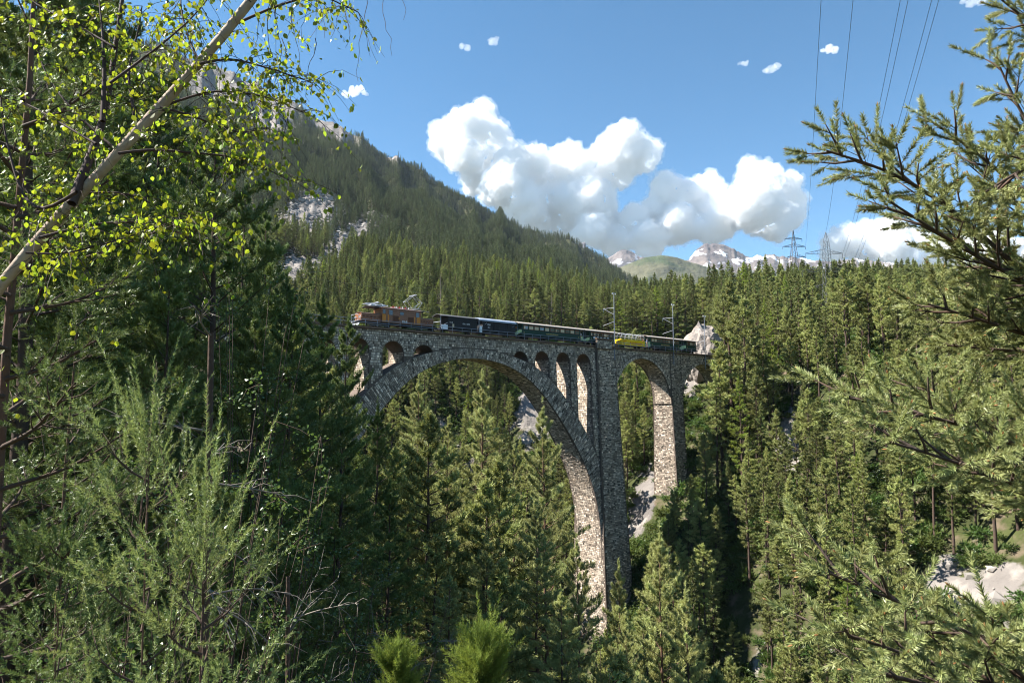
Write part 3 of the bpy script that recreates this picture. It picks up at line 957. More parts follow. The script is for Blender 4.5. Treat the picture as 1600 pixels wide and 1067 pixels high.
# raised diamond pantograph
pc = X(9.9)
def panto(m):
    for y in (-0.62, 0.62):
        m.bar((pc - 0.55, y, 3.85), (pc - 1.55, y, 5.0), 0.035); m.bar((pc + 0.55, y, 3.85), (pc + 1.55, y, 5.0), 0.035)
        m.bar((pc - 1.55, y, 5.0), (pc - 0.1, y * 0.7, 6.15), 0.03); m.bar((pc + 1.55, y, 5.0), (pc + 0.1, y * 0.7, 6.15), 0.03)
    m.bar((pc - 1.55, -0.62, 5.0), (pc - 1.55, 0.62, 5.0), 0.035); m.bar((pc + 1.55, -0.62, 5.0), (pc + 1.55, 0.62, 5.0), 0.035)
    m.bar((pc - 0.55, -0.62, 3.85), (pc + 1.55, 0.62, 5.0), 0.02); m.bar((pc + 1.55, -0.62, 5.0), (pc - 0.1, 0.45, 6.15), 0.02)
    m.bar((pc - 1.2, -0.7, 3.85), (pc + 1.2, -0.7, 3.85), 0.045); m.bar((pc - 1.2, 0.7, 3.85), (pc + 1.2, 0.7, 3.85), 0.045)
    m.bar((pc - 0.15, -0.95, 6.2), (pc - 0.15, 0.95, 6.2), 0.05); m.bar((pc + 0.15, -0.95, 6.2), (pc + 0.15, 0.95, 6.2), 0.05)
part('pantograph', M['silver'], loco, panto, 'raised diamond pantograph')
pc2 = X(3.6)
def panto2(m):
    for y in (-0.62, 0.62):
        m.bar((pc2 - 2.1, y, 3.95), (pc2 + 1.9, y, 3.80), 0.05); m.bar((pc2 - 2.1, y, 3.95), (pc2, y, 4.20), 0.045); m.bar((pc2 + 1.9, y, 3.8), (pc2, y, 4.2), 0.045)
    for x in (-2.1, -1, 0, 1, 1.9):
        m.bar((pc2 + x, -0.65, 3.93), (pc2 + x, 0.65, 3.93), 0.05)
    m.bar((pc2 - 0.1, -0.95, 4.3), (pc2 - 0.1, 0.95, 4.3), 0.06)
    m.box(pc2 - 1.3, pc2 + 1.3, -0.75, 0.75, 3.72, 3.78)
part('pantograph', M['silver'], loco, panto2, 'lowered pantograph folded flat on the roof')
wheels(loco, [X(a) for a in (1.0, 2.3, 3.7, 5.2, 8.8, 10.3, 11.7, 13.0)], 0.5)
part('coupling_rod', M['steel'], loco, lambda m: (m.box(X(1.8), X(5.4), -0.78, -0.7, 0.45, 0.58), m.box(X(8.6), X(12.2), -0.78, -0.7, 0.45, 0.58)))
part('front_platform', M['silver'], loco, lambda m: (m.box(X(0.15), X(0.7), -1.2, 1.2, 0.95, 1.02), m.bar((X(0.2), -1.15, 0.9), (X(0.2), -1.15, 2.0), 0.035), m.bar((X(0.2), 1.15, 0.9), (X(0.2), 1.15, 2.0), 0.035), m.bar((X(0.2), -1.15, 2.0), (X(0.2), 1.15, 2.0), 0.035), m.bar((X(0.2), -1.15, 1.5), (X(0.7), -1.15, 2.0), 0.03)))
part('snow_plough', M['steel'], loco, lambda m: m.add([(X(0.1), -1.2, 0.12), (X(0.1), 1.2, 0.12), (X(0.45), 1.2, 0.75), (X(0.45), -1.2, 0.75), (X(0.3), -1.2, 0.12), (X(0.3), 1.2, 0.12)], [(0, 1, 2, 3), (0, 3, 4, 4), (1, 5, 2, 2), (4, 3, 2, 5)]))
for y in (-0.75, 0.75):
    part('headlight', M['white'], loco, lambda m: m.tube([(X(0.55), y, 1.6), (X(0.75), y, 1.6)], 0.15, 8))
buffers(loco, LL)

# --- goods vans
def van(px0, px1, label, variant):
    v, L = vehicle('goods_van', px0, px1, label, 'goods van', 'dark goods vans behind the locomotive')
    b0 = L * (0.20 if variant == 1 else 0.10)
    body = part('body', M['van_grey'], v, lambda m: m.box(b0, L - 0.25, -1.28, 1.28, 1.0, 3.05))
    npl = int((L - b0 - 0.25) / 0.42)
    pmsh = MB(); pmsh.box(0, (L - 0.25 - b0) / npl - 0.02, -0.02, 0.0, 1.05, 3.0); pmsh = pmsh.mesh('plank', M['plank_grey'])
    for k in range(npl):
        link('plank', pmsh, body, (b0 + (L - 0.25 - b0) / npl * k + 0.01, -1.283, 0))
    part('roof', M['roof_dark'] if variant == 1 else M['roof_pale'], v, lambda m: curved_roof(m, 0.1, L - 0.1, 1.42, 3.03, 0.45 if variant == 2 else 0.38, 0, 0.09))
    if variant == 2:
        part('roof_edge', M['roof_pale'], v, lambda m: m.box(0.15, L - 0.15, -1.46, -1.40, 2.88, 3.16))
    part('underframe', M['black'], v, lambda m: m.box(0.1, L - 0.1, -1.1, 1.1, 0.62, 0.99))
    part('platform_rail', M['silver'], v, lambda m: (m.bar((0.15, -1.2, 1.0), (0.15, -1.2, 2.05), 0.05), m.bar((0.15, 1.2, 1.0), (0.15, 1.2, 2.05), 0.05), m.bar((0.15, -1.2, 2.05), (0.15, 1.2, 2.05), 0.05), m.bar((0.15, -1.2, 1.2), (b0, -1.2, 2.0), 0.04), m.bar((0.15, -1.2, 1.0), (0.15, -1.2, 3.1), 0.05)))
    part('end_board', M['silver'], v, lambda m: m.box(0.25, b0 - 0.05, -1.24, -1.20, 0.75, 1.55 if variant == 1 else 1.9))
    if variant == 1:
        part('marking_panel', M['blind'], body, lambda m: m.box(b0 + 0.9, b0 + 1.3, -1.325, -1.306, 1.15, 1.8))
        text('lettering', 'R h B', 0.30, (b0 + 0.65, -1.31, 1.95), M['white'], body)
        text('lettering', 'Gbk-v 5095', 0.36, (b0 + 4.0, -1.31, 1.85), M['white'], body)
    else:
        part('sliding_door', M['van_grey'], body, lambda m: (m.box(b0 + 2.6, b0 + 2.72, -1.34, -1.306, 1.0, 3.0), m.box(b0 + 6.0, b0 + 6.12, -1.34, -1.306, 1.0, 3.0)))
        text('lettering', 'RhB', 0.42, (b0 + 1.5, -1.31, 2.15), M['white'], body)
        text('lettering', '7511', 0.30, (b0 + 1.5, -1.31, 1.65), M['white'], body)
        for xx in (b0 + 0.7, L - 0.8):
            part('brace_mark', M['silver'], body, lambda m: (m.bar((xx - 0.25, -1.31, 2.2), (xx + 0.25, -1.31, 2.6), 0.018)))
    wheels(v, (1.7, L - 1.7)); buffers(v, L)
    return v, L

van(688, 747, 'first dark goods van with white lettering, next to the brown locomotive', 1)
v2, Lv2 = van(748, 807, 'second dark goods van with a pale bluish metal roof', 2)
part('tail_lamp', M['amber'], v2, lambda m: m.tube([(Lv2 - 0.05, -1.2, 2.3), (Lv2 - 0.05, -1.3, 2.3)], 0.16, 8))


# --- passenger coaches
def coach(px0, px1, label, nwin, txt, group='green passenger coaches', dark=False, porch=1.2):
    v, L = vehicle('passenger_coach', px0, px1, label, 'coach', group)
    b0, b1 = porch, L - porch
    body = part('body', M['coach_green'], v, lambda m: m.box(b0, b1, -1.3, 1.3, 0.95, 3.1))
    part('waist_strip', M['black'], body, lambda m: (m.box(b0, b1, -1.315, -1.302, 2.02, 2.06), m.box(b0, b1, -1.315, -1.302, 1.02, 1.06)))
    part('roof', M['roof_cream'], v, lambda m: curved_roof(m, 0.15, L - 0.15, 1.48, 3.12, 0.40, 0, 0.09))
    part('roof_edge', M['roof_cream'], v, lambda m: m.box(0.15, L - 0.15, -1.51, -1.45, 3.06, 3.20))
    part('underframe', M['black'], v, lambda m: (m.box(0.2, L - 0.2, -1.15, 1.15, 0.66, 0.94), m.box(L * .4, L * .6, -1.0, 1.0, 0.3, 0.66)))
    sp = (b1 - b0 - 0.6) / nwin
    for k in range(nwin):
        a = b0 + 0.3 + sp * k + sp * 0.14; b = a + sp * 0.72
        w_ = part('window', M['frame_brown'], v, lambda m: (m.box(a - 0.06, b + 0.06, -1.33, -1.303, 2.10, 2.96)))
        pn = rnd.random()
        part('pane', M['blind'] if pn < 0.22 else M['pane_dark'] if (pn < 0.5 or dark) else M['pane'], w_, lambda m: m.box(a, b, -1.345, -1.332, 2.16, 2.74))
        if rnd.random() < 0.5 and not dark:
            part('curtain', M['blind'], w_, lambda m: m.box(a, a + (b - a) * rnd.uniform(0.2, 0.45), -1.352, -1.346, 2.16, 2.7))
    for k, (x0, s) in enumerate(((0.15, 1), (L - 0.15, -1))):
        part('platform_rail', M['galv'], v, lambda m: (m.bar((x0, -1.2, 0.95), (x0, -1.2, 3.1), 0.045), m.bar((x0, -1.2, 2.0), (x0 + s * (porch - 0.2), -1.2, 2.0), 0.035), m.bar((x0, 1.2, 0.95), (x0, 1.2, 3.1), 0.045), m.bar((x0, -1.2, 2.0), (x0, 1.2, 2.0), 0.035)))
        part('step', M['black'], v, lambda m: m.box(x0, x0 + s * 0.8, -1.25, -0.8, 0.3, 0.38))
    if txt:
        text('lettering', txt, 0.40, (L * 0.5, -1.325, 1.42), M['gold'], v)
    text('class_number', '2', 0.42, (b0 + 0.6, -1.325, 1.35), M['gold'], v)
    text('class_number', '2', 0.42, (b1 - 0.6, -1.325, 1.35), M['gold'], v)
    wheels(v, (1.6, 3.2, L - 3.2, L - 1.6)); buffers(v, L)
    return v, L

ch1, Lc1 = coach(808, 913, 'long green coach with brown framed windows behind the pale roofed van', 11, 'RHÄTISCHE BAHN')
ch2, Lc2 = coach(914, 966, 'short dark green coach right behind the stone refuge and tallest mast', 7, 'RHÄTISCHE BAHN', porch=1.4)
part('lamp_row', M['white'], ch2, lambda m: [m.box(2.6 + k * 1.1, 3.2 + k * 1.1, -1.352, -1.33, 1.55, 1.95) for k in range(5)])
# open observation wagon
ow, Lo = vehicle('open_observation_wagon', 969, 1009, 'open observation wagon with bright yellow sides and standing hoops', 'wagon')
owb = part('side_panel', M['yellow'], ow, lambda m: (m.box(0.5, Lo - 0.5, -1.32, -1.22, 0.75, 2.05)))
part('side_panel', M['yellow'], ow, lambda m: (m.box(0.5, Lo - 0.5, 1.22, 1.32, 0.75, 2.05)))
part('end_panel', M['yellow'], ow, lambda m: (m.box(0.4, 0.5, -1.3, 1.3, 0.75, 2.05)))
part('end_panel', M['yellow'], ow, lambda m: (m.box(Lo - 0.5, Lo - 0.4, -1.3, 1.3, 0.75, 2.05)))
part('floor', M['black'], ow, lambda m: m.box(0.2, Lo - 0.2, -1.15, 1.15, 0.62, 0.76))
text('lettering', 'Aussichtswagen', 0.72, (Lo * 0.60, -1.335, 1.15), M['red_print'], owb)
text('lettering', 'Rhätische', 0.36, (Lo * 0.16, -1.335, 1.62), M['red_print'], owb)
text('lettering', 'Bahn', 0.36, (Lo * 0.14, -1.335, 1.18), M['red_print'], owb)
for k in range(7):
    x = 0.6 + (Lo - 1.2) * k / 6
    part('roof_hoop', M['silver'], ow, lambda m: m.tube([(x, -1.25, 2.05), (x, -1.25, 3.0), (x, -0.9, 3.35), (x, 0, 3.5), (x, 0.9, 3.35), (x, 1.25, 3.0), (x, 1.25, 2.05)], 0.05, 5))
for y, z in ((-1.25, 3.0), (0, 3.5), (1.25, 3.0), (-1.25, 2.5)):
    part('hoop_rail', M['silver'], ow, lambda m: m.bar((0.6, y, z), (Lo - 0.6, y, z), 0.035))
for k in range(6):
    for y in (-0.8, 0.8):
        part('bench', M['wood'], ow, lambda m: (m.box(1.0 + k * 1.35, 1.5 + k * 1.35, y - 0.4, y + 0.4, 1.15, 1.22), m.box(1.46 + k * 1.35, 1.54 + k * 1.35, y - 0.4, y + 0.4, 1.22, 1.7)))
wheels(ow, (1.7, Lo - 1.7)); buffers(ow, Lo)
ch3, Lc3 = coach(1011, 1066, 'long green coach just behind the yellow open wagon, crossed by the middle mast', 10, 'RHÄTISCHE BAHN')
ch4, Lc4 = coach(1067, 1091, 'last green coach of the train, nearest the pale rock', 6, '')

# --- people riding the train
def skinned(name, verts, edges, radii, mat_, sub=1):
    me = bpy.data.meshes.new(name); me.from_pydata(verts, edges, [])
    o = bpy.data.objects.new(name, me); C.objects.link(o)
    sk = o.modifiers.new('skin', 'SKIN'); sk.use_smooth_shade = True
    for v, r_ in zip(me.skin_vertices[0].data, radii):
        v.radius = (r_, r_) if not isinstance(r_, tuple) else r_
    me.skin_vertices[0].data[0].use_root = True
    ss = o.modifiers.new('sub', 'SUBSURF'); ss.levels = sub; ss.render_levels = sub
    dg = bpy.context.evaluated_depsgraph_get()
    out = bpy.data.meshes.new_from_object(o.evaluated_get(dg))
    bpy.data.objects.remove(o)
    out.materials.clear(); out.materials.append(mat_); out.name = name
    return out


def body_meshes(seated):
    if seated:
        V = [(0, 0, 0.1), (0, 0, 0.32), (0, 0, 0.50), (0, 0, 0.60), (0.02, 0, 0.74), (0.02, 0, 0.86)]
        V += [(0, .19, .50), (.05, .26, .24), (.26, .20, .12), (0, -.19, .50), (.05, -.26, .24), (.26, -.20, .12)]
        V += [(.05, .1, .05), (.45, .12, .05), (.45, .12, -.40), (.58, .12, -.44), (.05, -.1, .05), (.45, -.12, .05), (.45, -.12, -.40), (.58, -.12, -.44)]
    else:
        V = [(0, 0, 0.95), (0, 0, 1.18), (0, 0, 1.38), (0, 0, 1.48), (0.02, 0, 1.62), (0.02, 0, 1.74)]
        V += [(0, .19, 1.38), (.04, .27, 1.10), (.26, .22, 1.05), (0, -.19, 1.38), (.04, -.27, 1.10), (.26, -.22, 1.05)]
        V += [(0, .1, .88), (.02, .12, .48), (0, .12, .06), (.14, .13, .04), (0, -.1, .88), (.02, -.12, .48), (0, -.12, .06), (.14, -.13, .04)]
    E = [(0, 1), (1, 2), (2, 3), (3, 4), (4, 5), (2, 6), (6, 7), (7, 8), (2, 9), (9, 10), (10, 11), (0, 12), (12, 13), (13, 14), (14, 15), (0, 16), (16, 17), (17, 18), (18, 19)]
    r_ = [(.15, .12), (.13, .11), (.15, .11), .055, (.085, .10), (.07, .085), .06, .045, .035, .06, .045, .035, .085, .06, .045, .035, .085, .06, .045, .035]
    b = skinned('person', V, E, r_, M['skin'])
    sv = [V[i] for i in (0, 1, 2, 6, 7, 9, 10)]
    s = skinned('shirt', sv, [(0, 1), (1, 2), (2, 3), (3, 4), (2, 5), (5, 6)], [(.17, .14), (.15, .125), (.165, .125), .075, .06, .075, .06], M['shirt_white'])
    z = V[5][2]
    h = MB(); a = np.linspace(0, 2 * pi, 9)[:-1]
    rows = [(0.02, .102), (0.07, .092), (.105, .06), (.12, .005)]
    VV = [(0.005 + r__ * math.cos(q), r__ * math.sin(q), z + dz) for dz, r__ in rows for q in a]
    h.add(VV, [(i_ * 8 + k, i_ * 8 + (k + 1) % 8, i_ * 8 + 8 + (k + 1) % 8, i_ * 8 + 8 + k) for i_ in range(3) for k in range(8)])
    return b, s, h.mesh('hair', M['hair'], True)


SEAT = body_meshes(True); STAND = body_meshes(False)
shirts = {}
for kind_, (b_m, s_m, h_m) in (('sit', SEAT), ('stand', STAND)):
    for nm in ('white', 'red', 'blue', 'grey', 'navy'):
        c_ = s_m.copy(); c_.materials.clear(); c_.materials.append(M['shirt_' + nm]); shirts[kind_, nm] = c_


def person(veh, x, y, z, col, label, stand=False, rz=0.0, group=None):
    b_m, _, h_m = STAND if stand else SEAT
    p = veh.matrix_basis @ Vector((x, y, z))
    o = link('person', b_m, None, p); o.rotation_euler = (0, 0, BRZ + rz)
    prop(o, label, 'person', group)
    link('shirt', shirts['stand' if stand else 'sit', col], o); link('hair', h_m, o)


bpy.context.view_layer.update()
for v_ in (ow, ch1, ch3, ch4): v_.rotation_mode = 'XYZ'
bpy.context.view_layer.update()
cols = ['white', 'blue', 'grey', 'red', 'navy', 'white']
pos = ['front', 'second', 'third', 'fourth', 'fifth', 'rear']
for k in range(6):
    person(ow, 1.25 + k * 1.35, -0.8, 1.22, cols[k], '%s shirted passenger on the %s near-side bench of the yellow open wagon' % (cols[k], pos[k]), group='passengers in the open wagon')
    if k % 2 == 0:
        person(ow, 1.25 + k * 1.35, 0.8, 1.22, cols[(k + 2) % 6], '%s shirted passenger on the %s far-side bench of the yellow open wagon' % (cols[(k + 2) % 6], pos[k]), group='passengers in the open wagon')
person(ch1, Lc1 - 0.7, -0.85, 0.95, 'white', 'person in a white shirt on the rear platform of the first green coach', True, -pi / 2)
person(ch1, Lc1 - 1.35 + 0.05, -0.5, 0.95, 'navy', 'person in a navy shirt behind the white shirted one on the coach platform', True, -pi / 2)
person(ch3, 0.55, -0.85, 0.95, 'blue', 'person in a blue shirt on the coach platform next to the yellow wagon', True, -pi / 2)
person(ch3, 0.60, 0.3, 0.95, 'red', 'person in a red shirt on the same coach platform, behind the blue shirt', True, -pi / 2)
person(ch4, Lc4 - 0.5, -0.8, 0.95, 'white', 'person in a white shirt on the last platform of the train', True, -pi / 2)

# ------------------------------------------------------------------ foliage builders
def needle_tris(Cn, D, n, L, w, spread, g, back=0.5, flat=0.0, tint=None, tv=0.14, tsh=None):
    """n thin needles round each of k shoot centres; returns verts and tints"""
    k = len(Cn)
    d = D[:, None, :] + g.normal(0, spread, (k, n, 3))
    d[..., 2] *= (1 - flat)
    d /= np.linalg.norm(d, axis=2)[..., None] + 1e-9
    s = g.uniform(-back, back, (k, n, 1)) * L
    base = Cn[:, None, :] + D[:, None, :] * s
    side = np.cross(d, g.normal(0, 1, (k, n, 3))); side /= np.linalg.norm(side, axis=2)[..., None] + 1e-9
    ll = L * g.uniform(0.7, 1.15, (k, n, 1))
    tri = np.stack([base - side * w / 2, base + side * w / 2, base + d * ll], 2)
    t = (tint if tint is not None else np.full(k, 0.5))[:, None] + g.normal(0, tv, (k, n))
    return tri.reshape(-1, 3), np.repeat(np.clip(t, 0, 1.2).ravel(), 3)


def tri_add(m, V, T, mi=0):
    m.add(V, np.arange(len(V)).reshape(-1, 3), T, mi)


def unit(v):
    return v / (np.linalg.norm(v, axis=-1, keepdims=True) + 1e-9)


def conifer(seed, H, cb, Rm, nb, shape, e_lo, e_hi, curve, ntw, tl, tn, tw, twig=0.42, spread=0.6, mats=None, trunk_r=None, dead=0, tintc=0.5, hang=0.0, wood=True, up=0.0, k=5, gap=0.0):
    """tapered trunk, whorled limbs with side twigs, and needle shoots along them"""
    g = np.random.default_rng(seed)
    wd = MB(); cr = MB()
    tr = trunk_r or H * 0.0125
    zt = np.linspace(0, H, 9)
    wob = np.cumsum(g.normal(0, H * 0.004, (9, 2)), 0); wob -= wob[0]
    TP = np.column_stack([wob, zt])
    wd.tube(TP, tr * np.clip(1 - zt / H, 0.04, 1) ** 0.8, 8 if k > 3 else 5)
    Cs, Ds, Ts = [], [], []
    for i_ in range(nb):
        f = (i_ + g.random()) / nb
        f = f ** 0.9
        h = cb + (H - cb) * f * 0.985
        a = i_ * 2.39996 + g.normal(0, 0.35)
        L_ = Rm * shape(f) * g.uniform(0.62, 1.25)
        if g.random() < gap: L_ *= 0.45
        if L_ < 0.12: L_ = 0.12
        e = e_lo + (e_hi - e_lo) * f + g.normal(0, 0.09)
        s = np.linspace(0, 1, 6)
        rad = np.array([math.cos(a), math.sin(a), 0])
        base = np.array([np.interp(h, zt, TP[:, 0]), np.interp(h, zt, TP[:, 1]), h])
        side = np.array([-rad[1], rad[0], 0])
        P = base + rad * (L_ * s * math.cos(e))[:, None] + np.array([0, 0, 1.0]) * (L_ * (s * math.sin(e) + curve * s * s))[:, None] + side * (L_ * 0.10 * g.normal() * s * s)[:, None]
        if wood:
            wd.tube(P[[0, 2, 4, 5]], np.array([1, .7, .35, .15]) * max(0.012, tr * 0.22 * L_ / Rm), 3)
        bt = tintc + g.normal(0, 0.13)
        # shoots along the limb and its twigs
        m_ = max(3, int(ntw * (0.35 + 0.65 * L_ / Rm)))
        ss = g.uniform(0.22, 1.0, m_) ** 0.75
        q = np.array([np.interp(ss, s, P[:, c]) for c in range(3)]).T
        tang = unit(P[-1] - P[0])
        sg = np.where(g.random(m_) < 0.5, -1, 1)
        twl = twig * L_ * (1.05 - 0.75 * ss) * g.uniform(0.1, 1.0, m_)
        td = unit(tang[None] * 0.75 + side[None] * sg[:, None] * g.uniform(0.4, 1.0, (m_, 1)) + np.array([0, 0, 1.0]) * g.normal(up - hang * 0.3, 0.22, (m_, 1)))
        tip = q + td * twl[:, None] - np.array([0, 0, hang]) * (twl[:, None] * 0.6)
        Cs.append(tip); Ds.append(unit(td + np.array([0, 0, up]) + g.normal(0, 0.25, (m_, 3)))); Ts.append(np.full(m_, bt) + 0.10 * (ss - 0.6))
    for _ in range(dead):
        h = g.uniform(cb * 0.25, cb + 0.1 * H); a = g.uniform(0, 2 * pi); L_ = Rm * g.uniform(0.4, 0.9)
        rad = np.array([math.cos(a), math.sin(a), 0]); p = np.array([0, 0, h])
        wd.tube([p, p + rad * L_ * .5 + [0, 0, -.05 * L_], p + rad * L_ + [0, 0, .02 * L_]], [0.03, 0.02, 0.008], 3)
    # leader
    top = TP[-1] + g.normal(0, 0.05, (max(4, ntw // 3), 3)) * [1, 1, 6] * H / 25
    Cs.append(top); Ds.append(np.tile([0, 0, 1.0], (len(top), 1))); Ts.append(np.full(len(top), tintc + 0.1))
    Cn, D, T = map(np.concatenate, (Cs, Ds, Ts))
    V, TT = needle_tris(Cn, D, tn, tl, tw, spread, g, tint=T)
    tri_add(cr, V, TT)
    bark, leaf = mats
    return wd.mesh('trunk', bark, True), cr.mesh('crown', leaf), H, Rm


spr = lambda f: (1 - f) ** 0.85 * (0.55 + 0.45 * min(1, (f + 0.02) * 6)) + 0.03
pin = lambda f: (1 - f ** 2.2) ** 0.8 * (0.45 + 0.55 * min(1, f * 3.2)) * 0.95 + 0.05
col_ = lambda f: (1 - f ** 3) * (0.6 + 0.4 * min(1, f * 3)) + 0.04
protos = {'pine': [], 'spruce': [], 'larch': [], 'nearpine': [], 'darkpine': []}
for q in range(4):
    protos['pine'].append(conifer(100 + q, 20, 6 + q, 2.1 + 0.25 * q, 58, pin, -0.1, 0.65, 0.12, 20, 0.42, 12, 0.11, mats=(M['bark'], M['pine_needles']), up=0.45, dead=10, gap=0.2))
for q in range(4):
    protos['spruce'].append(conifer(120 + q, 22, 1.5 + q, 2.5 + 0.3 * q, 70, spr, -0.25, 0.35, -0.12, 19, 0.46, 11, 0.11, mats=(M['bark'], M['spruce_needles']), hang=0.5, dead=4, gap=0.15))
protos['larch'].append(conifer(140, 22, 2, 2.8, 66, spr, 0.0, 0.5, 0.05, 24, 0.42, 8, 0.10, mats=(M['bark'], M['larch_needles']), tintc=0.6, up=0.2))
protos['larch'].append(conifer(141, 20, 2, 2.4, 62, pin, 0.0, 0.5, 0.05, 24, 0.42, 8, 0.10, mats=(M['bark'], M['larch_needles']), tintc=0.7, up=0.2))
for q in range(3):
    protos['nearpine'].append(conifer(150 + q, 28, 8.0, 3.3 + 0.3 * q, 112, pin, -0.12, 0.7, 0.10, 56, 0.22, 22, 0.036, mats=(M['bark_red'], M['tall_pine_needles']), up=0.5, dead=34, gap=0.22, spread=0.7, tintc=0.6, k=6, trunk_r=0.24))
for q in range(3):
    protos['darkpine'].append(conifer(170 + q, 14, 0.8, 2.7, 110, pin, -0.05, 0.65, 0.12, 80, 0.125, 26, 0.018, mats=(M['bark'], M['near_needles']), up=0.45, dead=24, gap=0.25, spread=0.75, k=6, trunk_r=0.16, twig=0.5))
far_protos = []
for q in range(7):
    sh = spr if q < 5 else pin
    far_protos.append(conifer(200 + q, 20, 1.0 + q % 3, 2.0 + 0.25 * (q % 4), 34, sh, -0.2, 0.45, -0.05, 9, 0.95, 4, 0.34, mats=(M['bark'], M['far_needles']), wood=False, k=3, gap=0.15))

# ------------------------------------------------------------------ tree placement
LIMX = [-400, 60, 300, 440, 500, 545, 560, 580, 600, 625, 650, 700, 760, 800, 850, 878, 900, 907, 985, 992, 1015, 1045, 1062, 1075, 1098, 1103, 1112, 1150, 1250, 1700]
LIMY = [0, 60, 120, 330, 400, 470, 520, 610, 640, 640, 590, 620, 585, 640, 640, 690, 790, 950, 950, 840, 780, 750, 745, 720, 640, 520, 440, 400, 410, 430]
CLEAR = [(838, 630, 26, 40, 250), (1003, 790, 22, 46, 200), (1535, 925, 95, 30, 170), (1160, 868, 18, 24, 150), (516, 412, 84, 22, 900), (485, 345, 50, 32, 900), (1083, 620, 12, 40, 200), (1095, 528, 20, 24, 260), (640, 700, 0, 0, 0)]
trees = []      # (x, y, z, height, kind, proto index, rz, px, pytop, r)


def gz(x, y):
    return float(terrain_z(np.array([x]), np.array([y]))[0])


def bridge_coords(x, y):
    d0 = x - P0[0]; d1 = y - P0[1]
    return d0 * U[0] + d1 * U[1], d0 * N[0] + d1 * N[1]


g = np.random.default_rng(5)


def candidates(n, r0, r1, p0, p1):
    r = np.sqrt(g.uniform(r0 * r0, r1 * r1, n)); a = np.arctan((g.uniform(p0, p1, n) - 800) / F)
    return r * np.sin(a), r * np.cos(a)


hand = [  # px, depth, top py, kind, variant, rz, spread scale
    (755, 62, 592, 'nearpine', 0, 0.3, 1.0), (852, 53, 642, 'nearpine', 1, 1.9, 0.95), (655, 72, 596, 'nearpine', 2, 0.8, 1.0), (800, 66, 700, 'nearpine', 1, 4.0, 0.9), (700, 58, 660, 'nearpine', 0, 2.4, 0.9),
    (905, 44, 850, 'nearpine', 2, 5.0, 0.8), (1028, 56, 838, 'nearpine', 1, 3.1, 1.0), (968, 60, 890, 'nearpine', 0, 0.1, 0.8), (838, 42, 792, 'nearpine', 0, 5.5, 0.9), (760, 40, 840, 'nearpine', 2, 1.1, 0.95),
    (640, 46, 760, 'nearpine', 1, 2.2, 1.0), (560, 40, 730, 'nearpine', 0, 3.3, 1.0), (880, 36, 930, 'nearpine', 1, 0.6, 0.9), (1075, 50, 930, 'nearpine', 2, 4.4, 0.9), (1136, 158, 440, 'pine', 0, 3.7, 1.4), (1124, 150, 545, 'pine', 2, 2.0, 1.3), (1116, 148, 590, 'spruce', 1, 1.0, 1.2), (1156, 150, 470, 'pine', 3, 2.0, 1.3), (700, 30, 900, 'nearpine', 1, 3.7, 0.8), (980, 36, 960, 'nearpine', 1, 2.0, 0.7),
    (336, 17, 165, 'darkpine', 0, 0.2, 0.95), (70, 12, -120, 'darkpine', 1, 1.0, 1.2), (180, 23, 40, 'darkpine', 2, 2.0, 1.0), (250, 30, 130, 'darkpine', 0, 4.0, 1.0), (-60, 15, -160, 'darkpine', 2, 3.0, 1.2), (110, 19, -60, 'darkpine', 2, 5.2, 1.1), (10, 22, -80, 'darkpine', 0, 0.7, 1.2), (150, 30, -20, 'darkpine', 1, 2.6, 1.2), (225, 21, 120, 'darkpine', 1, 3.6, 1.0), (290, 26, 210, 'darkpine', 2, 1.3, 1.0),
    (452, 24, 440, 'darkpine', 1, 5.0, 0.7), (408, 33, 330, 'darkpine', 2, 0.5, 0.8), (512, 31, 470, 'darkpine', 0, 1.6, 0.85), (541, 35, 505, 'darkpine', 1, 2.7, 0.8), (470, 20, 500, 'darkpine', 2, 3.4, 0.9),
    (585, 42, 640, 'darkpine', 0, 4.7, 0.9), (400, 14, 500, 'darkpine', 1, 0.9, 0.8), (530, 24, 650, 'darkpine', 2, 5.7, 0.9), (140, 14, 260, 'darkpine', 0, 2.9, 1.0), (250, 12, 430, 'darkpine', 2, 1.4, 0.8),
    (610, 30, 760, 'darkpine', 1, 4.1, 0.9), (520, 17, 820, 'darkpine', 0, 3.9, 0.8), (440, 12, 760, 'darkpine', 2, 2.2, 0.8), (330, 10, 700, 'darkpine', 1, 1.1, 0.8), (470, 40, 470, 'darkpine', 2, 2.1, 0.8), (380, 42, 300, 'darkpine', 0, 4.1, 0.9)]
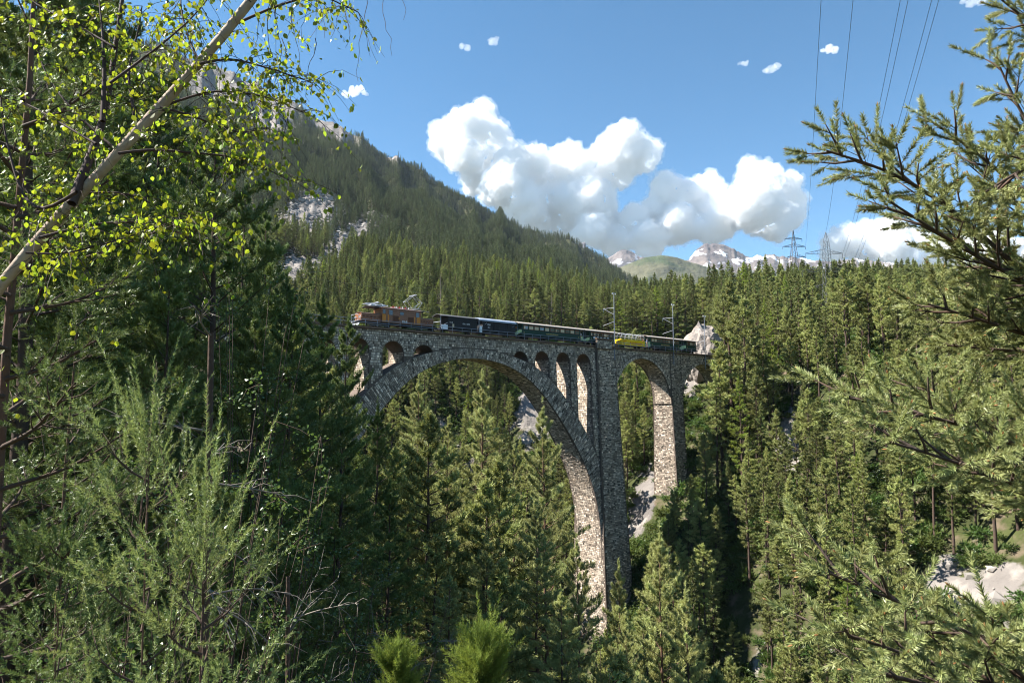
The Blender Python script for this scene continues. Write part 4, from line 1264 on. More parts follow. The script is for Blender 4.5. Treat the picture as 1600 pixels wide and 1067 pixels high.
hand_labels = ['tall pine with bare reddish trunk whose tip touches the great arch centre', 'tall pine right of centre whose tip stands inside the great arch curve', 'pale pine whose tip reaches the arch beside the left spandrel openings', 'shorter pine squeezed between the two tall pines in front of the arch', 'pine in shade left of the two tallest pines under the arch',
               'pine crown covering the foot of the great arch', 'thin-crowned pine with many dead branches below the two right-hand piers', 'pine standing just in front of the main pier foot', 'large pine at bottom centre below the arch foot', 'broad dark pine at the bottom left of centre',
               'pine below the left haunch of the arch', 'dark pine below the left springing of the arch', 'short pine at bottom centre with its tip below the main pier', 'pine at the bottom edge beside the dark gorge', '', '', '', '', 'low pine crown at the bottom edge left of centre', 'low pine at the bottom edge below the main pier foot',
               'dark pine standing behind the birch trunk, its tip against the mountain', 'dark pine rising out of the top left corner behind the birch', 'dark pine behind the birch crown at upper left', 'dark pine behind the lean of the birch trunk, left of the sky gap', 'dark pine at the very left edge of the photo', 'dark pine behind the dark upright stem of the birch', 'tall dark pine filling the left edge behind the birch', 'distant dark pine between the two dark birch stems', 'dark pine behind the middle of the birch trunk', 'dark pine behind the long thin horizontal birch limb',
               'dark pine in front of the grey scree', 'dark pine just left of the grey rock face', 'dark pine whose boughs hide the left end of the viaduct', 'dark pine with tips overlapping the left pier', 'shaded pine below the scree and left of the locomotive',
               'dark pine covering the left springing of the great arch', 'shaded pine in the middle of the left woods', 'shaded pine in the woods below the left abutment', 'dark pine behind the lower birch trunk', 'shaded pine above the bright young pine shoots',
               'dark pine at lower left of the gorge opening', 'low dark pine between the dead twigs and the gorge', 'low shaded pine right of the bright young pine', 'low shaded pine behind the bright young pine', 'dark pine below the pale scree, left of the bridge deck', 'dark pine standing between birch leaves and scree']
for k_, (px, d) in enumerate([(-260, 16), (-420, 19), (-180, 24), (-330, 27), (-560, 22), (-240, 34), (-450, 32), (-700, 27), (-140, 40), (-600, 36)]):  # unseen pines continuing the wood, added to shade the left bank
    hand.append((px, d, HY - F / d * (7.5 + 2 * (k_ % 3)), 'darkpine', k_ % 3, k_ * 1.3, 1.3)); hand_labels.append('tall unseen pine beyond the left edge, added to cast shade')
for px, d, py, kd, v, rz, sp in hand:
    p = at(px, py, d)
    z0 = gz(p[0], p[1]) - 0.4
    trees.append(dict(x=p[0], y=p[1], z=z0, H=p[2] - z0, kind=kd, v=v, rz=rz, sp=sp, px=px, top=py, r=d))

# everything else grows at random on the terrain
for n_, r0, r1, p0, p1 in ((800, 30, 100, 420, 1900), (2200, 90, 170, 520, 1900), (5600, 160, 300, 380, 1850)):
    x, y = candidates(n_, r0, r1, p0, p1)
    z = terrain_z(x, y); rk = rockmask(x, y, z)
    for xi, yi, zi, ri in zip(x, y, z, rk):
        r = math.hypot(xi, yi)
        t, n = bridge_coords(xi, yi)
        if -9 < n < 6 and -18 < t < 110: continue
        if ri > 0.25: continue
        if zi < -66: continue
        H = (g.uniform(9, 19) + 7 * g.random() ** 3) * (1.12 if r > 150 else 1.0)
        kd = 'pine' if g.random() < (0.72 if r < 200 else 0.45) else ('larch' if g.random() < 0.12 else 'spruce')
        pxx, pyb = topix(np.array([xi, yi, zi]))
        pxx = float(pxx); pyb = float(pyb)
        dy = yi
        top = HY - (zi + H) / dy * F
        inbridge = (n > 0) or t > 104
        lim = float(np.interp(pxx, LIMX, LIMY)) if inbridge or pxx > 1103 else 0
        hw = 2.3 * F / dy
        if inbridge:
            lim = max(lim, float(np.interp(pxx - hw * .7, LIMX, LIMY)), float(np.interp(pxx + hw * .7, LIMX, LIMY)))
            if pxx > 1103 + hw * 0.7: lim = float(np.interp(pxx, LIMX, LIMY))
        if top < lim:
            H2 = (HY - lim) / F * dy - zi
            if H2 < 7: continue
            H = min(H, H2) * g.uniform(0.85, 1.0)
            top = HY - (zi + H) / dy * F
        bad = False
        for cx, cy, rx, ry, dmax in CLEAR:
            if r < dmax and abs(pxx - cx) < rx + hw * 0.6 and top < cy + ry and pyb > cy - ry and g.random() < 0.93:
                bad = True; break
        if bad: continue
        if abs(pxx - 1290) < 14 and r < 262 and top < 470: continue
        ok = True
        for T_ in trees[-1200:]:
            if abs(T_['x'] - xi) < 2.6 and abs(T_['y'] - yi) < 2.6: ok = False; break
        if not ok: continue
        trees.append(dict(x=xi, y=yi, z=zi - 0.4, H=H, kind=kd, v=int(g.integers(0, 4)), rz=g.uniform(0, 6.28), sp=g.uniform(0.85, 1.2), px=pxx, top=top, r=r))

kinds = dict(pine='pine_tree', spruce='spruce_tree', larch='larch_tree', nearpine='pine_tree', darkpine='pine_tree')
for T_ in trees:
    T_['out'] = T_['px'] < -130
vis = [T_ for T_ in trees if (-61 < T_['px'] < 1660 or T_['out']) and T_['top'] < 1067 and T_['H'] > 5]
vis.sort(key=lambda q: -(q['H'] / q['r']) if q['kind'] not in ('nearpine', 'darkpine') else -99)
single = vis[:296]; rest = [T_ for T_ in trees if not any(T_ is s_ for s_ in single)]


def zone(T_):
    px, r, top, kd, H = T_['px'], T_['r'], T_['top'], T_['kind'], T_['H']
    t, n = bridge_coords(T_['x'], T_['y'])
    k = dict(pine='slender pine', spruce='dark spruce', larch='bright green larch', nearpine='tall pine', darkpine='shaded pine')[kd]
    if kd in ('pine', 'spruce'):
        k = ('tall ' if H > 18.5 else 'medium ' if H > 13.5 else 'short ') + k.split()[-1]
    if n < 0 and t < 112:
        low = top > 545
        if px < 560: w = 'behind the left end of the viaduct'
        elif px < 640: w = 'seen through the left haunch opening of the great arch' if low else 'behind the brown locomotive cab'
        elif px < 690: w = 'seen under the left part of the great arch' if low else 'behind the raised pantograph'
        elif px < 750: w = 'seen under the crown of the great arch' if low else 'behind the first dark goods van'
        elif px < 810: w = 'seen under the great arch right of its crown' if low else 'behind the pale roofed goods van'
        elif px < 930: w = 'seen beside the cliff under the great arch' if low else 'behind the long green coach'
        elif px < 1010: w = 'seen through the side arch, left half' if low else 'behind the tallest mast and yellow wagon'
        else: w = 'seen through the right-hand side arches' if low else 'behind the last green coaches'
    elif px > 1103:
        band = 'on the skyline' if top < 445 else 'high' if top < 530 else 'halfway up' if top < 680 else 'low'
        w = band + ' on the slope ' + ('just right of the viaduct end' if px < 1170 else 'below the farther pylon' if px < 1265 else 'below the curved pylon' if px < 1340 else 'behind the pine bough tips' if px < 1450 else 'behind the pine boughs near the right edge')
    elif px > 900:
        w = 'between the main pier and the next pier' if px > 985 else 'at the foot of the main pier'
    elif px > 620:
        w = 'in front of the great arch, ' + ('under its left haunch' if px < 700 else 'under its crown' if px < 790 else 'under its right haunch')
    else:
        w = 'in the shaded woods left of the great arch, ' + ('near the top' if top < 560 else 'halfway down' if top < 780 else 'near the bottom edge')
    return k, w


hi = 0
for T_ in single:
    pr = protos[T_['kind']]; tm, cm_, H0, R0 = pr[T_['v'] % len(pr)]
    s = T_['H'] / H0
    wide = (0.6 * s + 0.4 * (0.85 if T_['kind'] not in ('darkpine',) else 1.0)) * T_['sp'] / s
    o = bpy.data.objects.new(kinds[T_['kind']], None); C.objects.link(o)
    o.location = (T_['x'], T_['y'], T_['z']); o.rotation_euler = (0, 0, T_['rz']); o.scale = (s * wide, s * wide, s)
    k, w = zone(T_)
    if T_['kind'] in ('nearpine', 'darkpine') or T_['px'] == 1136:
        idx = next(i_ for i_, h_ in enumerate(hand) if h_[0] == T_['px'] and h_[1] == T_['r'])
        prop(o, hand_labels[idx] or 'pine hiding the right end of the viaduct beside the last mast', 'tree', 'large pines in front of the viaduct' if T_['kind'] == 'nearpine' else 'shaded pines on the near bank')
    else:
        prop(o, k + ' ' + w, 'tree', k + ' trees ' + w)
    link('trunk', tm, o); link('crown', cm_, o)


# ------------------------------------------------------------------ wider forest: one mass, too many to count
def forest(name, pts, meshes, label):
    """pts: x,y,z,scale xy,scale z,rotation,variant ; geometry nodes instance the prototype meshes"""
    me = bpy.data.meshes.new(name)
    P = np.array([[p[0], p[1], p[2]] for p in pts], float)
    me.vertices.add(len(P)); me.vertices.foreach_set('co', P.ravel())
    for nm, ty, c in (('sxy', 'FLOAT', 3), ('sz', 'FLOAT', 4), ('rot', 'FLOAT', 5), ('var', 'INT', 6)):
        a = me.attributes.new(nm, ty, 'POINT')
        a.data.foreach_set('value', np.array([p[c] for p in pts], float if ty == 'FLOAT' else np.int32))
    o = link(name, me)
    prop(o, label, None, None, 'stuff')
    protocol = bpy.data.collections.new(name + '_prototypes')
    for i_, (tm, cmx) in enumerate(meshes):
        jm = bpy.data.meshes.new('tree')
        bm = bmesh.new(); bm.from_mesh(tm)
        nt_ = len(bm.faces)
        bm.from_mesh(cmx)
        bm.faces.ensure_lookup_table()
        for f_ in bm.faces[nt_:]: f_.material_index = 1
        bm.to_mesh(jm); bm.free()
        jm.materials.append(tm.materials[0]); jm.materials.append(cmx.materials[0])
        ob = bpy.data.objects.new('%s_%02d' % (name, i_), jm); protocol.objects.link(ob)
    ng = bpy.data.node_groups.new(name, 'GeometryNodeTree')
    ng.interface.new_socket('Geometry', in_out='INPUT', socket_type='NodeSocketGeometry')
    ng.interface.new_socket('Geometry', in_out='OUTPUT', socket_type='NodeSocketGeometry')
    nd = ng.nodes.new; L = ng.links.new
    gi = nd('NodeGroupInput'); go = nd('NodeGroupOutput')
    mp = nd('GeometryNodeMeshToPoints'); L(gi.outputs[0], mp.inputs[0])
    ci = nd('GeometryNodeCollectionInfo'); ci.inputs['Collection'].default_value = protocol; ci.inputs['Separate Children'].default_value = True
    ip = nd('GeometryNodeInstanceOnPoints'); L(mp.outputs[0], ip.inputs['Points']); L(ci.outputs[0], ip.inputs['Instance']); ip.inputs['Pick Instance'].default_value = True
    def attr(nm, ty='FLOAT'):
        a = nd('GeometryNodeInputNamedAttribute'); a.data_type = ty; a.inputs['Name'].default_value = nm; return a.outputs['Attribute']
    L(attr('var', 'INT'), ip.inputs['Instance Index'])
    cx = nd('ShaderNodeCombineXYZ'); sx = attr('sxy'); L(sx, cx.inputs[0]); L(sx, cx.inputs[1]); L(attr('sz'), cx.inputs[2]); L(cx.outputs[0], ip.inputs['Scale'])
    cr_ = nd('ShaderNodeCombineXYZ'); L(attr('rot'), cr_.inputs[2]); L(cr_.outputs[0], ip.inputs['Rotation'])
    L(ip.outputs[0], go.inputs[0])
    md = o.modifiers.new('forest', 'NODES'); md.node_group = ng
    return o


snags = [conifer(190 + q, 19, 3, 1.7, 60, pin, -0.2, 0.3, 0.0, 5, 0.25, 3, 0.05, mats=(M['deadwood'], M['rust_needles']), dead=40) for q in range(2)]
mid_meshes = [(p[0], p[1]) for p in protos['pine'] + protos['spruce'] + protos['larch'] + snags]
pts = []
for T_ in rest:
    v = {'pine': 0, 'spruce': 4, 'larch': 8}[T_['kind']] + T_['v'] % (2 if T_['kind'] == 'larch' else 4)
    s = T_['H'] / 21
    pts.append((T_['x'], T_['y'], T_['z'], (0.6 * s + 0.34) * T_['sp'], s, T_['rz'], v))
x, y = candidates(8200, 290, 640, 150, 1750)
z = terrain_z(x, y); rk = rockmask(x, y, z)
for xi, yi, zi, ri in zip(x, y, z, rk):
    if ri > 0.2 + 0.5 * g.random(): continue
    pxx = 800 + F * xi / yi
    r = math.hypot(xi, yi)
    if pxx > 1120 and r > 520: continue
    H = (g.uniform(13, 22) + 11 * g.random() ** 2.5) * (1.1 if pxx > 1000 else 1.0)
    if pxx > 930:
        cap = np.interp(pxx, [930, 1000, 1060, 1100, 1150, 1190, 1240, 1300, 1400, 1700], [436, 434, 428, 420, 408, 394, 410, 408, 408, 410]) + g.uniform(-4, 14)
        H = min(H, (HY - cap) / F * yi - zi)
        if H < 6: continue
    s = H / 21
    kd = 'pine' if g.random() < 0.22 else ('larch' if g.random() < 0.06 else 'spruce')
    v = {'pine': 0, 'spruce': 4, 'larch': 8}[kd] + int(g.integers(0, 2 if kd == 'larch' else 4))
    if g.random() < 0.03: v = 10 + int(g.integers(0, 2))
    pts.append((xi, yi, zi - 0.5, s * g.uniform(0.9, 1.45), s, g.uniform(0, 6.28), v))
forest('valley_forest', pts, mid_meshes, 'dense dark green conifer forest filling the slopes behind the train and viaduct')
x, y = candidates(52000, 620, 2450, 150, 1130)
z = terrain_z(x, y); rk = rockmask(x, y, z)
dens = fbm(x / 160, y / 160, 3, 55)
pts = []
for xi, yi, zi, ri, dn in zip(x, y, z, rk, dens):
    r = math.hypot(xi, yi); pxx = 800 + F * xi / yi
    if ri > 0.25 + 0.5 * g.random() or dn < 0.26: continue
    if r > 1650 and g.random() < 0.25 + max(0, (620 - pxx) / 900): continue
    H = g.uniform(12, 24); s = H / 20
    pts.append((xi, yi, zi - 1, s * g.uniform(0.9, 1.35), s, g.uniform(0, 6.28), int(g.integers(0, 7))))
forest('mountain_forest', pts, [(p[0], p[1]) for p in far_protos], 'hazy conifer forest covering the steep mountain slope at upper left')
bush_m = []
for q in range(4):
    g2 = np.random.default_rng(700 + q); mw = MB(); mw.tube([(0, 0, 0), (0, 0, 0.6)], 0.03, 3)
    mc = MB(); k_ = 90
    c_ = g2.normal(0, 0.42, (k_, 3)) * [1, 1, 0.6] + [0, 0, 0.55]
    V_, T2 = needle_tris(c_, unit(c_ - [0, 0, 0.2] + g2.normal(0, .2, (k_, 3))), 6, 0.34, 0.12, 0.6, g2, tint=np.full(k_, 0.35 + 0.15 * q))
    tri_add(mc, V_, T2); bush_m.append((mw.mesh('stem', M['bark']), mc.mesh('bush', M['leaf' if q % 2 else 'grass'])))
x, y = candidates(22000, 45, 330, 380, 1900)
z = terrain_z(x, y); rk = rockmask(x, y, z); pat = fbm(x / 14, y / 14, 3, 91)
pts = [(a, b, c, s_, s_ * g.uniform(0.6, 1.3), g.uniform(0, 6.28), int(g.integers(0, 4))) for a, b, c, d, e, s_ in zip(x, y, z, rk, pat, g.uniform(0.6, 2.0, len(x))) if (e > 0.36 or g.random() < .3) and d < 0.55 + 0.4 * g.random()]
forest('undergrowth', pts, bush_m, 'low green bushes and scrub between the trees on the gorge slopes')
stone_m = []
for q in range(4):
    g2 = np.random.default_rng(720 + q); bm = bmesh.new(); bmesh.ops.create_icosphere(bm, subdivisions=1, radius=0.5)
    for v in bm.verts: v.co = Vector([v.co[i_] * (0.7 + 0.6 * g2.random()) for i_ in range(3)])
    me_ = bpy.data.meshes.new('stone'); bm.to_mesh(me_); bm.free(); me_.materials.append(M['scree'])
    e_ = MB(); e_.add([(0, 0, 0), (0.01, 0, 0), (0, 0.01, 0)], [(0, 1, 2)]); stone_m.append((me_, e_.mesh('chip', M['scree'])))
x, y = candidates(60000, 45, 1000, 380, 1900)
z = terrain_z(x, y); rk = rockmask(x, y, z)
pts = [(a, b, c, s_, s_ * 0.8, g.uniform(0, 6.28), int(g.integers(0, 4))) for a, b, c, d, s_ in zip(x, y, z, rk, 0.4 + 2.2 * g.random(len(x)) ** 4) if d > 0.15]
pts = [(a, b, c, s_ * max(1, math.hypot(a, b) / 230), sz * max(1, math.hypot(a, b) / 230), r_, v_) for a, b, c, s_, sz, r_, v_ in pts]
forest('scree', pts, stone_m, 'loose pale stones and boulders lying on the bare slopes')
print('TREES', len(trees), len(single), len(rest))

# ------------------------------------------------------------------ near pines built shoot by shoot
def shoot_needles(C0, D, Ls, n, L, w, g, tint, open_=0.75):
    k = len(C0)
    pr = g.normal(0, 1, (k, n, 3)); pr -= (pr * D[:, None]).sum(-1, keepdims=True) * D[:, None]; pr = unit(pr)
    u = g.uniform(0.0, 1.0, (k, n, 1))
    d = unit(D[:, None] * (0.55 + 0.9 * u ** 3) + pr * open_)
    base = C0[:, None] + D[:, None] * (Ls[:, None, None] * u)
    side = unit(np.cross(d, g.normal(0, 1, (k, n, 3))))
    ll = L * g.uniform(0.75, 1.15, (k, n, 1))
    tri = np.stack([base - side * w / 2, base + side * w / 2, base + d * ll], 2)
    t = np.clip(tint[:, None] + g.normal(0, 0.12, (k, n)), 0, 1.2)
    return tri.reshape(-1, 3), np.repeat(t.ravel(), 3)


def bough(par, pts_, g, nsub=16, sub=0.42, nsh=9, shL=0.11, nn_=44, nL=0.045, nw=0.0024, r0=0.02, mat_n='near_needles', up=0.25, bud=0.35, tint=0.5, start=0.15, name='bough', inv=None):
    """one limb with side twigs and needle shoots; pts_ in the parent's coordinates"""
    P = smooth_poly3(np.asarray(pts_, float), 14)
    L_ = np.linalg.norm(np.diff(P, axis=0), axis=1).sum()
    wd = MB(); nd = MB(); bd = MB()
    wd.tube(P, np.linspace(r0, r0 * 0.25, len(P)), 6)
    s = np.linspace(0, 1, len(P))
    C0, D, LS, T = [], [], [], []
    def add(c, d, l, t):
        C0.append(c); D.append(d); LS.append(l); T.append(t)
    ends = [(P[-1], unit(P[-1] - P[-3]), L_ * 0.18)]
    for i_ in range(nsub):
        u = start + (1 - start) * (i_ + g.random()) / nsub
        p = np.array([np.interp(u, s, P[:, c]) for c in range(3)])
        tg = unit(np.array([np.interp(min(u + .05, 1), s, P[:, c]) for c in range(3)]) - np.array([np.interp(u - .05, s, P[:, c]) for c in range(3)]))
        sd = unit(np.cross(tg, [0, 0, 1.0])) * (1 if i_ % 2 else -1)
        d = unit(tg * 0.8 + sd * g.uniform(0.35, 0.9) + np.array([0, 0, 1.0]) * g.normal(up, 0.3))
        l = L_ * sub * (1.1 - 0.75 * u) * g.uniform(0.5, 1.15)
        l = max(l, shL * 1.2)
        q = p + d * l + np.array([0, 0, up * 0.25 * l])
        mid = (p + q) / 2 + g.normal(0, 0.03 * l, 3) - np.array([0, 0, 0.04 * l])
        wd.tube([p, mid, q], [r0 * 0.38, r0 * 0.26, r0 * 0.12], 4)
        ends.append((q, unit(q - mid), l))
        m_ = max(2 if nsh > 1 else 1, int(nsh * l / (L_ * sub)))
        for k in range(m_):
            uu = g.uniform(0.15, 1.0)
            b = p + (mid - p) * min(1, uu * 2) + (q - mid) * max(0, uu * 2 - 1)
            dd = unit(d * 0.8 + unit(np.cross(d, g.normal(0, 1, 3))) * 0.75 + np.array([0, 0, up * 1.1]))
            ls = shL * g.uniform(0.6, 1.5)
            e_ = b + dd * ls * g.uniform(0.4, 1.4)
            wd.tube([b, e_], [r0 * 0.12, r0 * 0.08], 3)
            add(e_, dd, ls, tint + g.normal(0, 0.12))
            if ls > shL: add(b + (e_ - b) * 0.2, dd, ls, tint - 0.06 + g.normal(0, 0.1))
    for q, d, l in ends:
        add(q, d, shL * 1.3, tint + 0.1)
    C0, D, LS, T = np.array(C0), unit(np.array(D)), np.array(LS), np.array(T)
    V, TT = shoot_needles(C0, D, LS, nn_, nL, nw, g, T)
    tri_add(nd, V, TT)
    o = wd.obj(name, M['bark'], par, True)
    nd.obj('needles', M[mat_n], o, kind='stuff')
    if bud:
        sel = g.random(len(C0)) < bud
        for c, d, l in zip(C0[sel], D[sel], LS[sel]):
            e_ = c + d * (l + 0.004)
            bd.tube([e_, e_ + d * 0.010, e_ + d * 0.018], [0.0028, 0.0034, 0.0006], 4)
        if bd.n: bd.obj('buds', M['bud'], o, kind='stuff')
    return o


def smooth_poly3(P, n):
    d = np.concatenate([[0], np.cumsum(np.linalg.norm(np.diff(P, axis=0), axis=1))])
    s = np.linspace(0, d[-1], n)
    Q = np.stack([np.interp(s, d, P[:, c]) for c in range(3)], 1)
    for _ in range(4):
        Q[1:-1] = (Q[:-2] + 2 * Q[1:-1] + Q[2:]) / 4
    return Q


# right-hand pine: trunk just outside the frame, boughs reaching in
gp = np.random.default_rng(31)
bx_ = at(1860, 600, 3.7); zr = gz(bx_[0], bx_[1])
rp = empty('pine_tree', (bx_[0], bx_[1], zr), 0, 'near pine whose long needled boughs reach in from the right edge', 'tree')
org = np.array([bx_[0], bx_[1], zr])
m = MB(); hh = 4.6 - zr
m.tube([(0.05, 0, -0.3), (0, 0, hh * 0.35), (-0.04, 0.03, hh * 0.7), (0, 0, hh)], [0.13, 0.10, 0.07, 0.02], 10); m.obj('trunk', M['bark_red'], rp, True)
BO = [  # pixel path, depth at root, depth at tip, number of side twigs
    ([(1840, 620), (1640, 470), (1500, 330), (1400, 262), (1292, 236)], 3.7, 3.3, 17), ([(1845, 520), (1680, 400), (1560, 260), (1470, 200)], 3.8, 3.6, 12), ([(1850, 450), (1700, 330), (1610, 210), (1562, 105)], 3.8, 3.7, 11),
    ([(1845, 560), (1660, 470), (1520, 400), (1395, 318)], 3.6, 3.1, 14), ([(1845, 560), (1700, 480), (1600, 430), (1500, 385)], 3.9, 3.9, 10), ([(1850, 640), (1700, 560), (1600, 520), (1450, 475)], 3.6, 3.4, 11), ([(1855, 640), (1730, 590), (1620, 550), (1480, 540)], 3.8, 3.8, 9),
    ([(1850, 300), (1720, 150), (1640, 60), (1565, 0)], 3.8, 3.7, 9), ([(1850, 420), (1740, 300), (1650, 230), (1540, 300)], 3.5, 3.1, 10),
    ([(1860, 840), (1680, 740), (1480, 660), (1282, 622)], 3.3, 2.9, 18), ([(1860, 860), (1680, 780), (1540, 700), (1390, 600)], 3.5, 3.2, 12), ([(1860, 880), (1680, 800), (1500, 730), (1345, 690)], 3.1, 2.7, 14),
    ([(1860, 760), (1720, 720), (1600, 640), (1500, 690)], 3.4, 3.3, 12),
    ([(1865, 1190), (1680, 1085), (1480, 980), (1250, 895)], 2.9, 2.5, 17), ([(1865, 1230), (1680, 1130), (1480, 1050), (1260, 985)], 2.8, 2.4, 16), 
    ([(1865, 1240), (1680, 1150), (1520, 1090), (1330, 1050)], 2.7, 2.3, 14), ([(1865, 1260), (1720, 1180), (1620, 1100), (1540, 1045)], 2.6, 2.4, 12)]
for path, d0, d1, ns in BO:
    k = len(path)
    low = path[-1][1] > 580
    P = [at(px + (45 if low else 0) * i_ / (k - 1), py, d0 + (d1 - d0) * i_ / (k - 1)) - org for i_, (px, py) in enumerate(path)]
    P[0] = P[0] * [0, 0, 1] + np.array([0, 0, 0.0])
    bough(rp, P, gp, nsub=int(ns * 1.7), sub=0.22 if low else 0.24, nsh=13, shL=0.075, nn_=115, nL=0.029, nw=0.0040, r0=0.020, mat_n='blue_needles', up=0.12, tint=0.70 if low else 0.56, start=0.28)


def near_pine(px, depth, top_py, R_, seed, label, nb=26, zlo=-3.5, zhi=None, mat_n='near_needles', shL=0.11, nL=0.05, nw=0.003, nsub=13, nsh=8, nn_=36, up=0.3, e0=0.15, tint=0.5, tr=0.05, group=None, side=None):
    g = np.random.default_rng(seed)
    p = at(px, 631, depth); z0 = gz(p[0], p[1]) - 0.2
    H = at(px, top_py, depth)[2] - z0
    o = empty('pine_tree', (p[0], p[1], z0), 0, label, 'tree', group)
    m = MB(); zz = np.linspace(0, H, 7)
    m.tube(np.column_stack([g.normal(0, 0.02, 7), g.normal(0, 0.02, 7), zz]), np.linspace(tr, tr * 0.15, 7), 8); m.obj('trunk', M['bark_red'], o, True)
    a = max(0.3, zlo - z0) if zlo is not None else H * 0.15
    b = min(H, (zhi - z0)) if zhi is not None else H
    for k in range(nb):
        f = (k + g.random()) / nb
        h = a + (b - a) * f
        an = k * 2.4 + g.normal(0, 0.3)
        if side is not None: an = side + g.normal(0, 0.9)
        L_ = R_ * (1 - 0.75 * (h / H) ** 1.5) * g.uniform(0.65, 1.15)
        e = e0 + 0.5 * (h / H) + g.normal(0, 0.12)
        rd = np.array([math.cos(an), math.sin(an), 0])
        P = [np.array([0, 0, h]), np.array([0, 0, h + L_ * 0.4 * math.sin(e)]) + rd * L_ * 0.5, np.array([0, 0, h + L_ * (math.sin(e) + 0.12)]) + rd * L_]
        bough(o, P, g, nsub=nsub, sub=0.45, nsh=nsh, shL=shL, nn_=nn_, nL=nL, nw=nw, r0=max(0.008, tr * 0.28), mat_n=mat_n, up=up, bud=0, tint=tint + g.normal(0, 0.08))
    if b > H - 0.05:
        bough(o, [np.array([0, 0, H - 0.3]), np.array([0, 0, H - .15]), np.array([0, 0, H])], g, nsub=4, sub=0.5, nsh=3, shL=shL * 1.5, nn_=nn_ + 20, nL=nL, nw=nw, r0=0.008, mat_n=mat_n, up=0.8, bud=0, tint=tint + 0.1, name='leader')
    return o


near_pine(6, 5.6, -260, 1.6, 41, 'dark trunked pine at the left edge with feathery lit boughs', nb=36, zlo=-3.4, zhi=2.6, tr=0.075, nsub=11, nsh=6, nn_=60, nL=0.040, nw=0.0050)
near_pine(112, 7.5, 500, 1.15, 42, 'feathery pine between the left edge pine and the young bright pine', nb=20, zlo=-4.5, tr=0.05, nsub=7, nsh=3, nn_=60, nL=0.034, nw=0.0075)
near_pine(238, 4.0, 742, 0.80, 43, 'young bright pine with upright pale shoots at lower left', nb=13, zlo=-2.2, tr=0.020, mat_n='sapling_needles', shL=0.17, up=0.42, e0=0.30, nsub=5, nsh=1, nn_=95, tint=0.8, nL=0.026, nw=0.0042)
near_pine(330, 3.6, 905, 0.75, 44, 'young pine with pale shoots leaning right at the bottom left', nb=11, zlo=-2.2, tr=0.018, mat_n='sapling_needles', shL=0.17, up=0.40, e0=0.35, nsub=5, nsh=1, nn_=95, tint=0.8, nL=0.026, nw=0.0042)
near_pine(110, 5.0, 900, 0.9, 45, 'low spreading young pine in the bottom left corner', nb=13, zlo=-3.0, tr=0.025, shL=0.14, up=0.4, nsub=5, nsh=2, nn_=80, tint=0.6, nL=0.028, nw=0.0052)
near_pine(752, 4.6, 1034, 0.16, 46, 'small yellow green pine top poking up at bottom centre', nb=12, zlo=-2.6, tr=0.014, mat_n='larch_needles', shL=0.09, up=0.8, e0=0.7, nsub=6, nsh=5, nn_=54, tint=0.7, nL=0.035, nw=0.003)
near_pine(628, 5.0, 1050, 0.12, 47, 'tiny yellow green pine tip left of the one at bottom centre', nb=8, zlo=-2.6, tr=0.012, mat_n='larch_needles', shL=0.08, up=0.8, e0=0.7, nsub=5, nsh=4, nn_=50, tint=0.7, nL=0.035, nw=0.003)

# ------------------------------------------------------------------ leaves, birch and shrubs
def leaf_shape(size=1.0):
    V = np.array([(0, 0, 0), (0.28, -0.36, 0.05), (0.62, -0.34, 0.03), (1.0, 0, -0.06), (0.62, 0.34, 0.03), (0.28, 0.36, 0.05), (0.5, 0, -0.03)]) * size
    return V, np.array([(0, 1, 6), (1, 2, 6), (2, 3, 6), (3, 4, 6), (4, 5, 6), (5, 0, 6)])


def place_leaves(m, C0, D, S, g, tint, roll=None):
    V, Fc = leaf_shape()
    k = len(C0)
    D = unit(D)
    nrm = g.normal(0, 1, (k, 3)) if roll is None else roll
    B = unit(np.cross(D, nrm)); Nn = np.cross(D, B)
    W_ = C0[:, None] + S[:, None, None] * (V[None, :, 0:1] * D[:, None] + V[None, :, 1:2] * B[:, None] + V[None, :, 2:3] * Nn[:, None])
    m.add(W_.reshape(-1, 3), (np.arange(k)[:, None, None] * 7 + Fc[None]).reshape(-1, 3), np.repeat(tint, 7))


gb = np.random.default_rng(77)
b0 = at(-90, 560, 4.3); zb0 = gz(b0[0] - 1.2, b0[1])
birch = empty('birch_tree', (b0[0] - 1.2, b0[1], zb0), 0, 'leaning white barked birch with glowing yellow green leaves at upper left', 'tree')
bo = np.array([b0[0] - 1.2, b0[1], zb0])
def P_(lst, d=4.3):
    return np.array([at(a, b, d if len(q_) < 1 else q_[0]) for a, b, *q_ in lst]) - bo
trunk_p = smooth_poly3(np.vstack([[0, 0, -0.2], [0.5, 0, (b0[2] - zb0) * 0.55], P_([(-90, 560), (-20, 462), (60, 372), (130, 302), (185, 238), (250, 168), (312, 100), (368, 38), (420, -25), (470, -110)])]), 40)
m = MB(); m.tube(trunk_p, np.linspace(0.070, 0.026, 40) * (1 + 0.08 * np.sin(np.arange(40) * 2.1)), 12); m.obj('trunk', M['birch_bark'], birch, True)
m = MB()
for _ in range(70):
    i_ = int(gb.integers(6, 38)); a = gb.uniform(0, 2 * pi)
    c = trunk_p[i_]; r_ = np.interp(i_, [0, 39], [0.062, 0.026]) * 1.06
    tg = unit(trunk_p[i_ + 1] - trunk_p[i_ - 1]); s1 = unit(np.cross(tg, [0, 0, 1])); s2 = np.cross(tg, s1)
    aa = a + np.linspace(-0.5, 0.5, 5) * gb.uniform(0.5, 1.2); wdt = gb.uniform(0.002, 0.007)
    rr_ = r_ * 1.035
    V = np.concatenate([[c + tg * o_ + (s1 * math.cos(q) + s2 * math.sin(q)) * rr_ for q in aa] for o_ in (-wdt, wdt)])
    m.add(V, [(k, k + 1, 6 + k, 5 + k) for k in range(4)])
m.obj('bark_marks', M['birch_dark'], birch, kind='stuff')
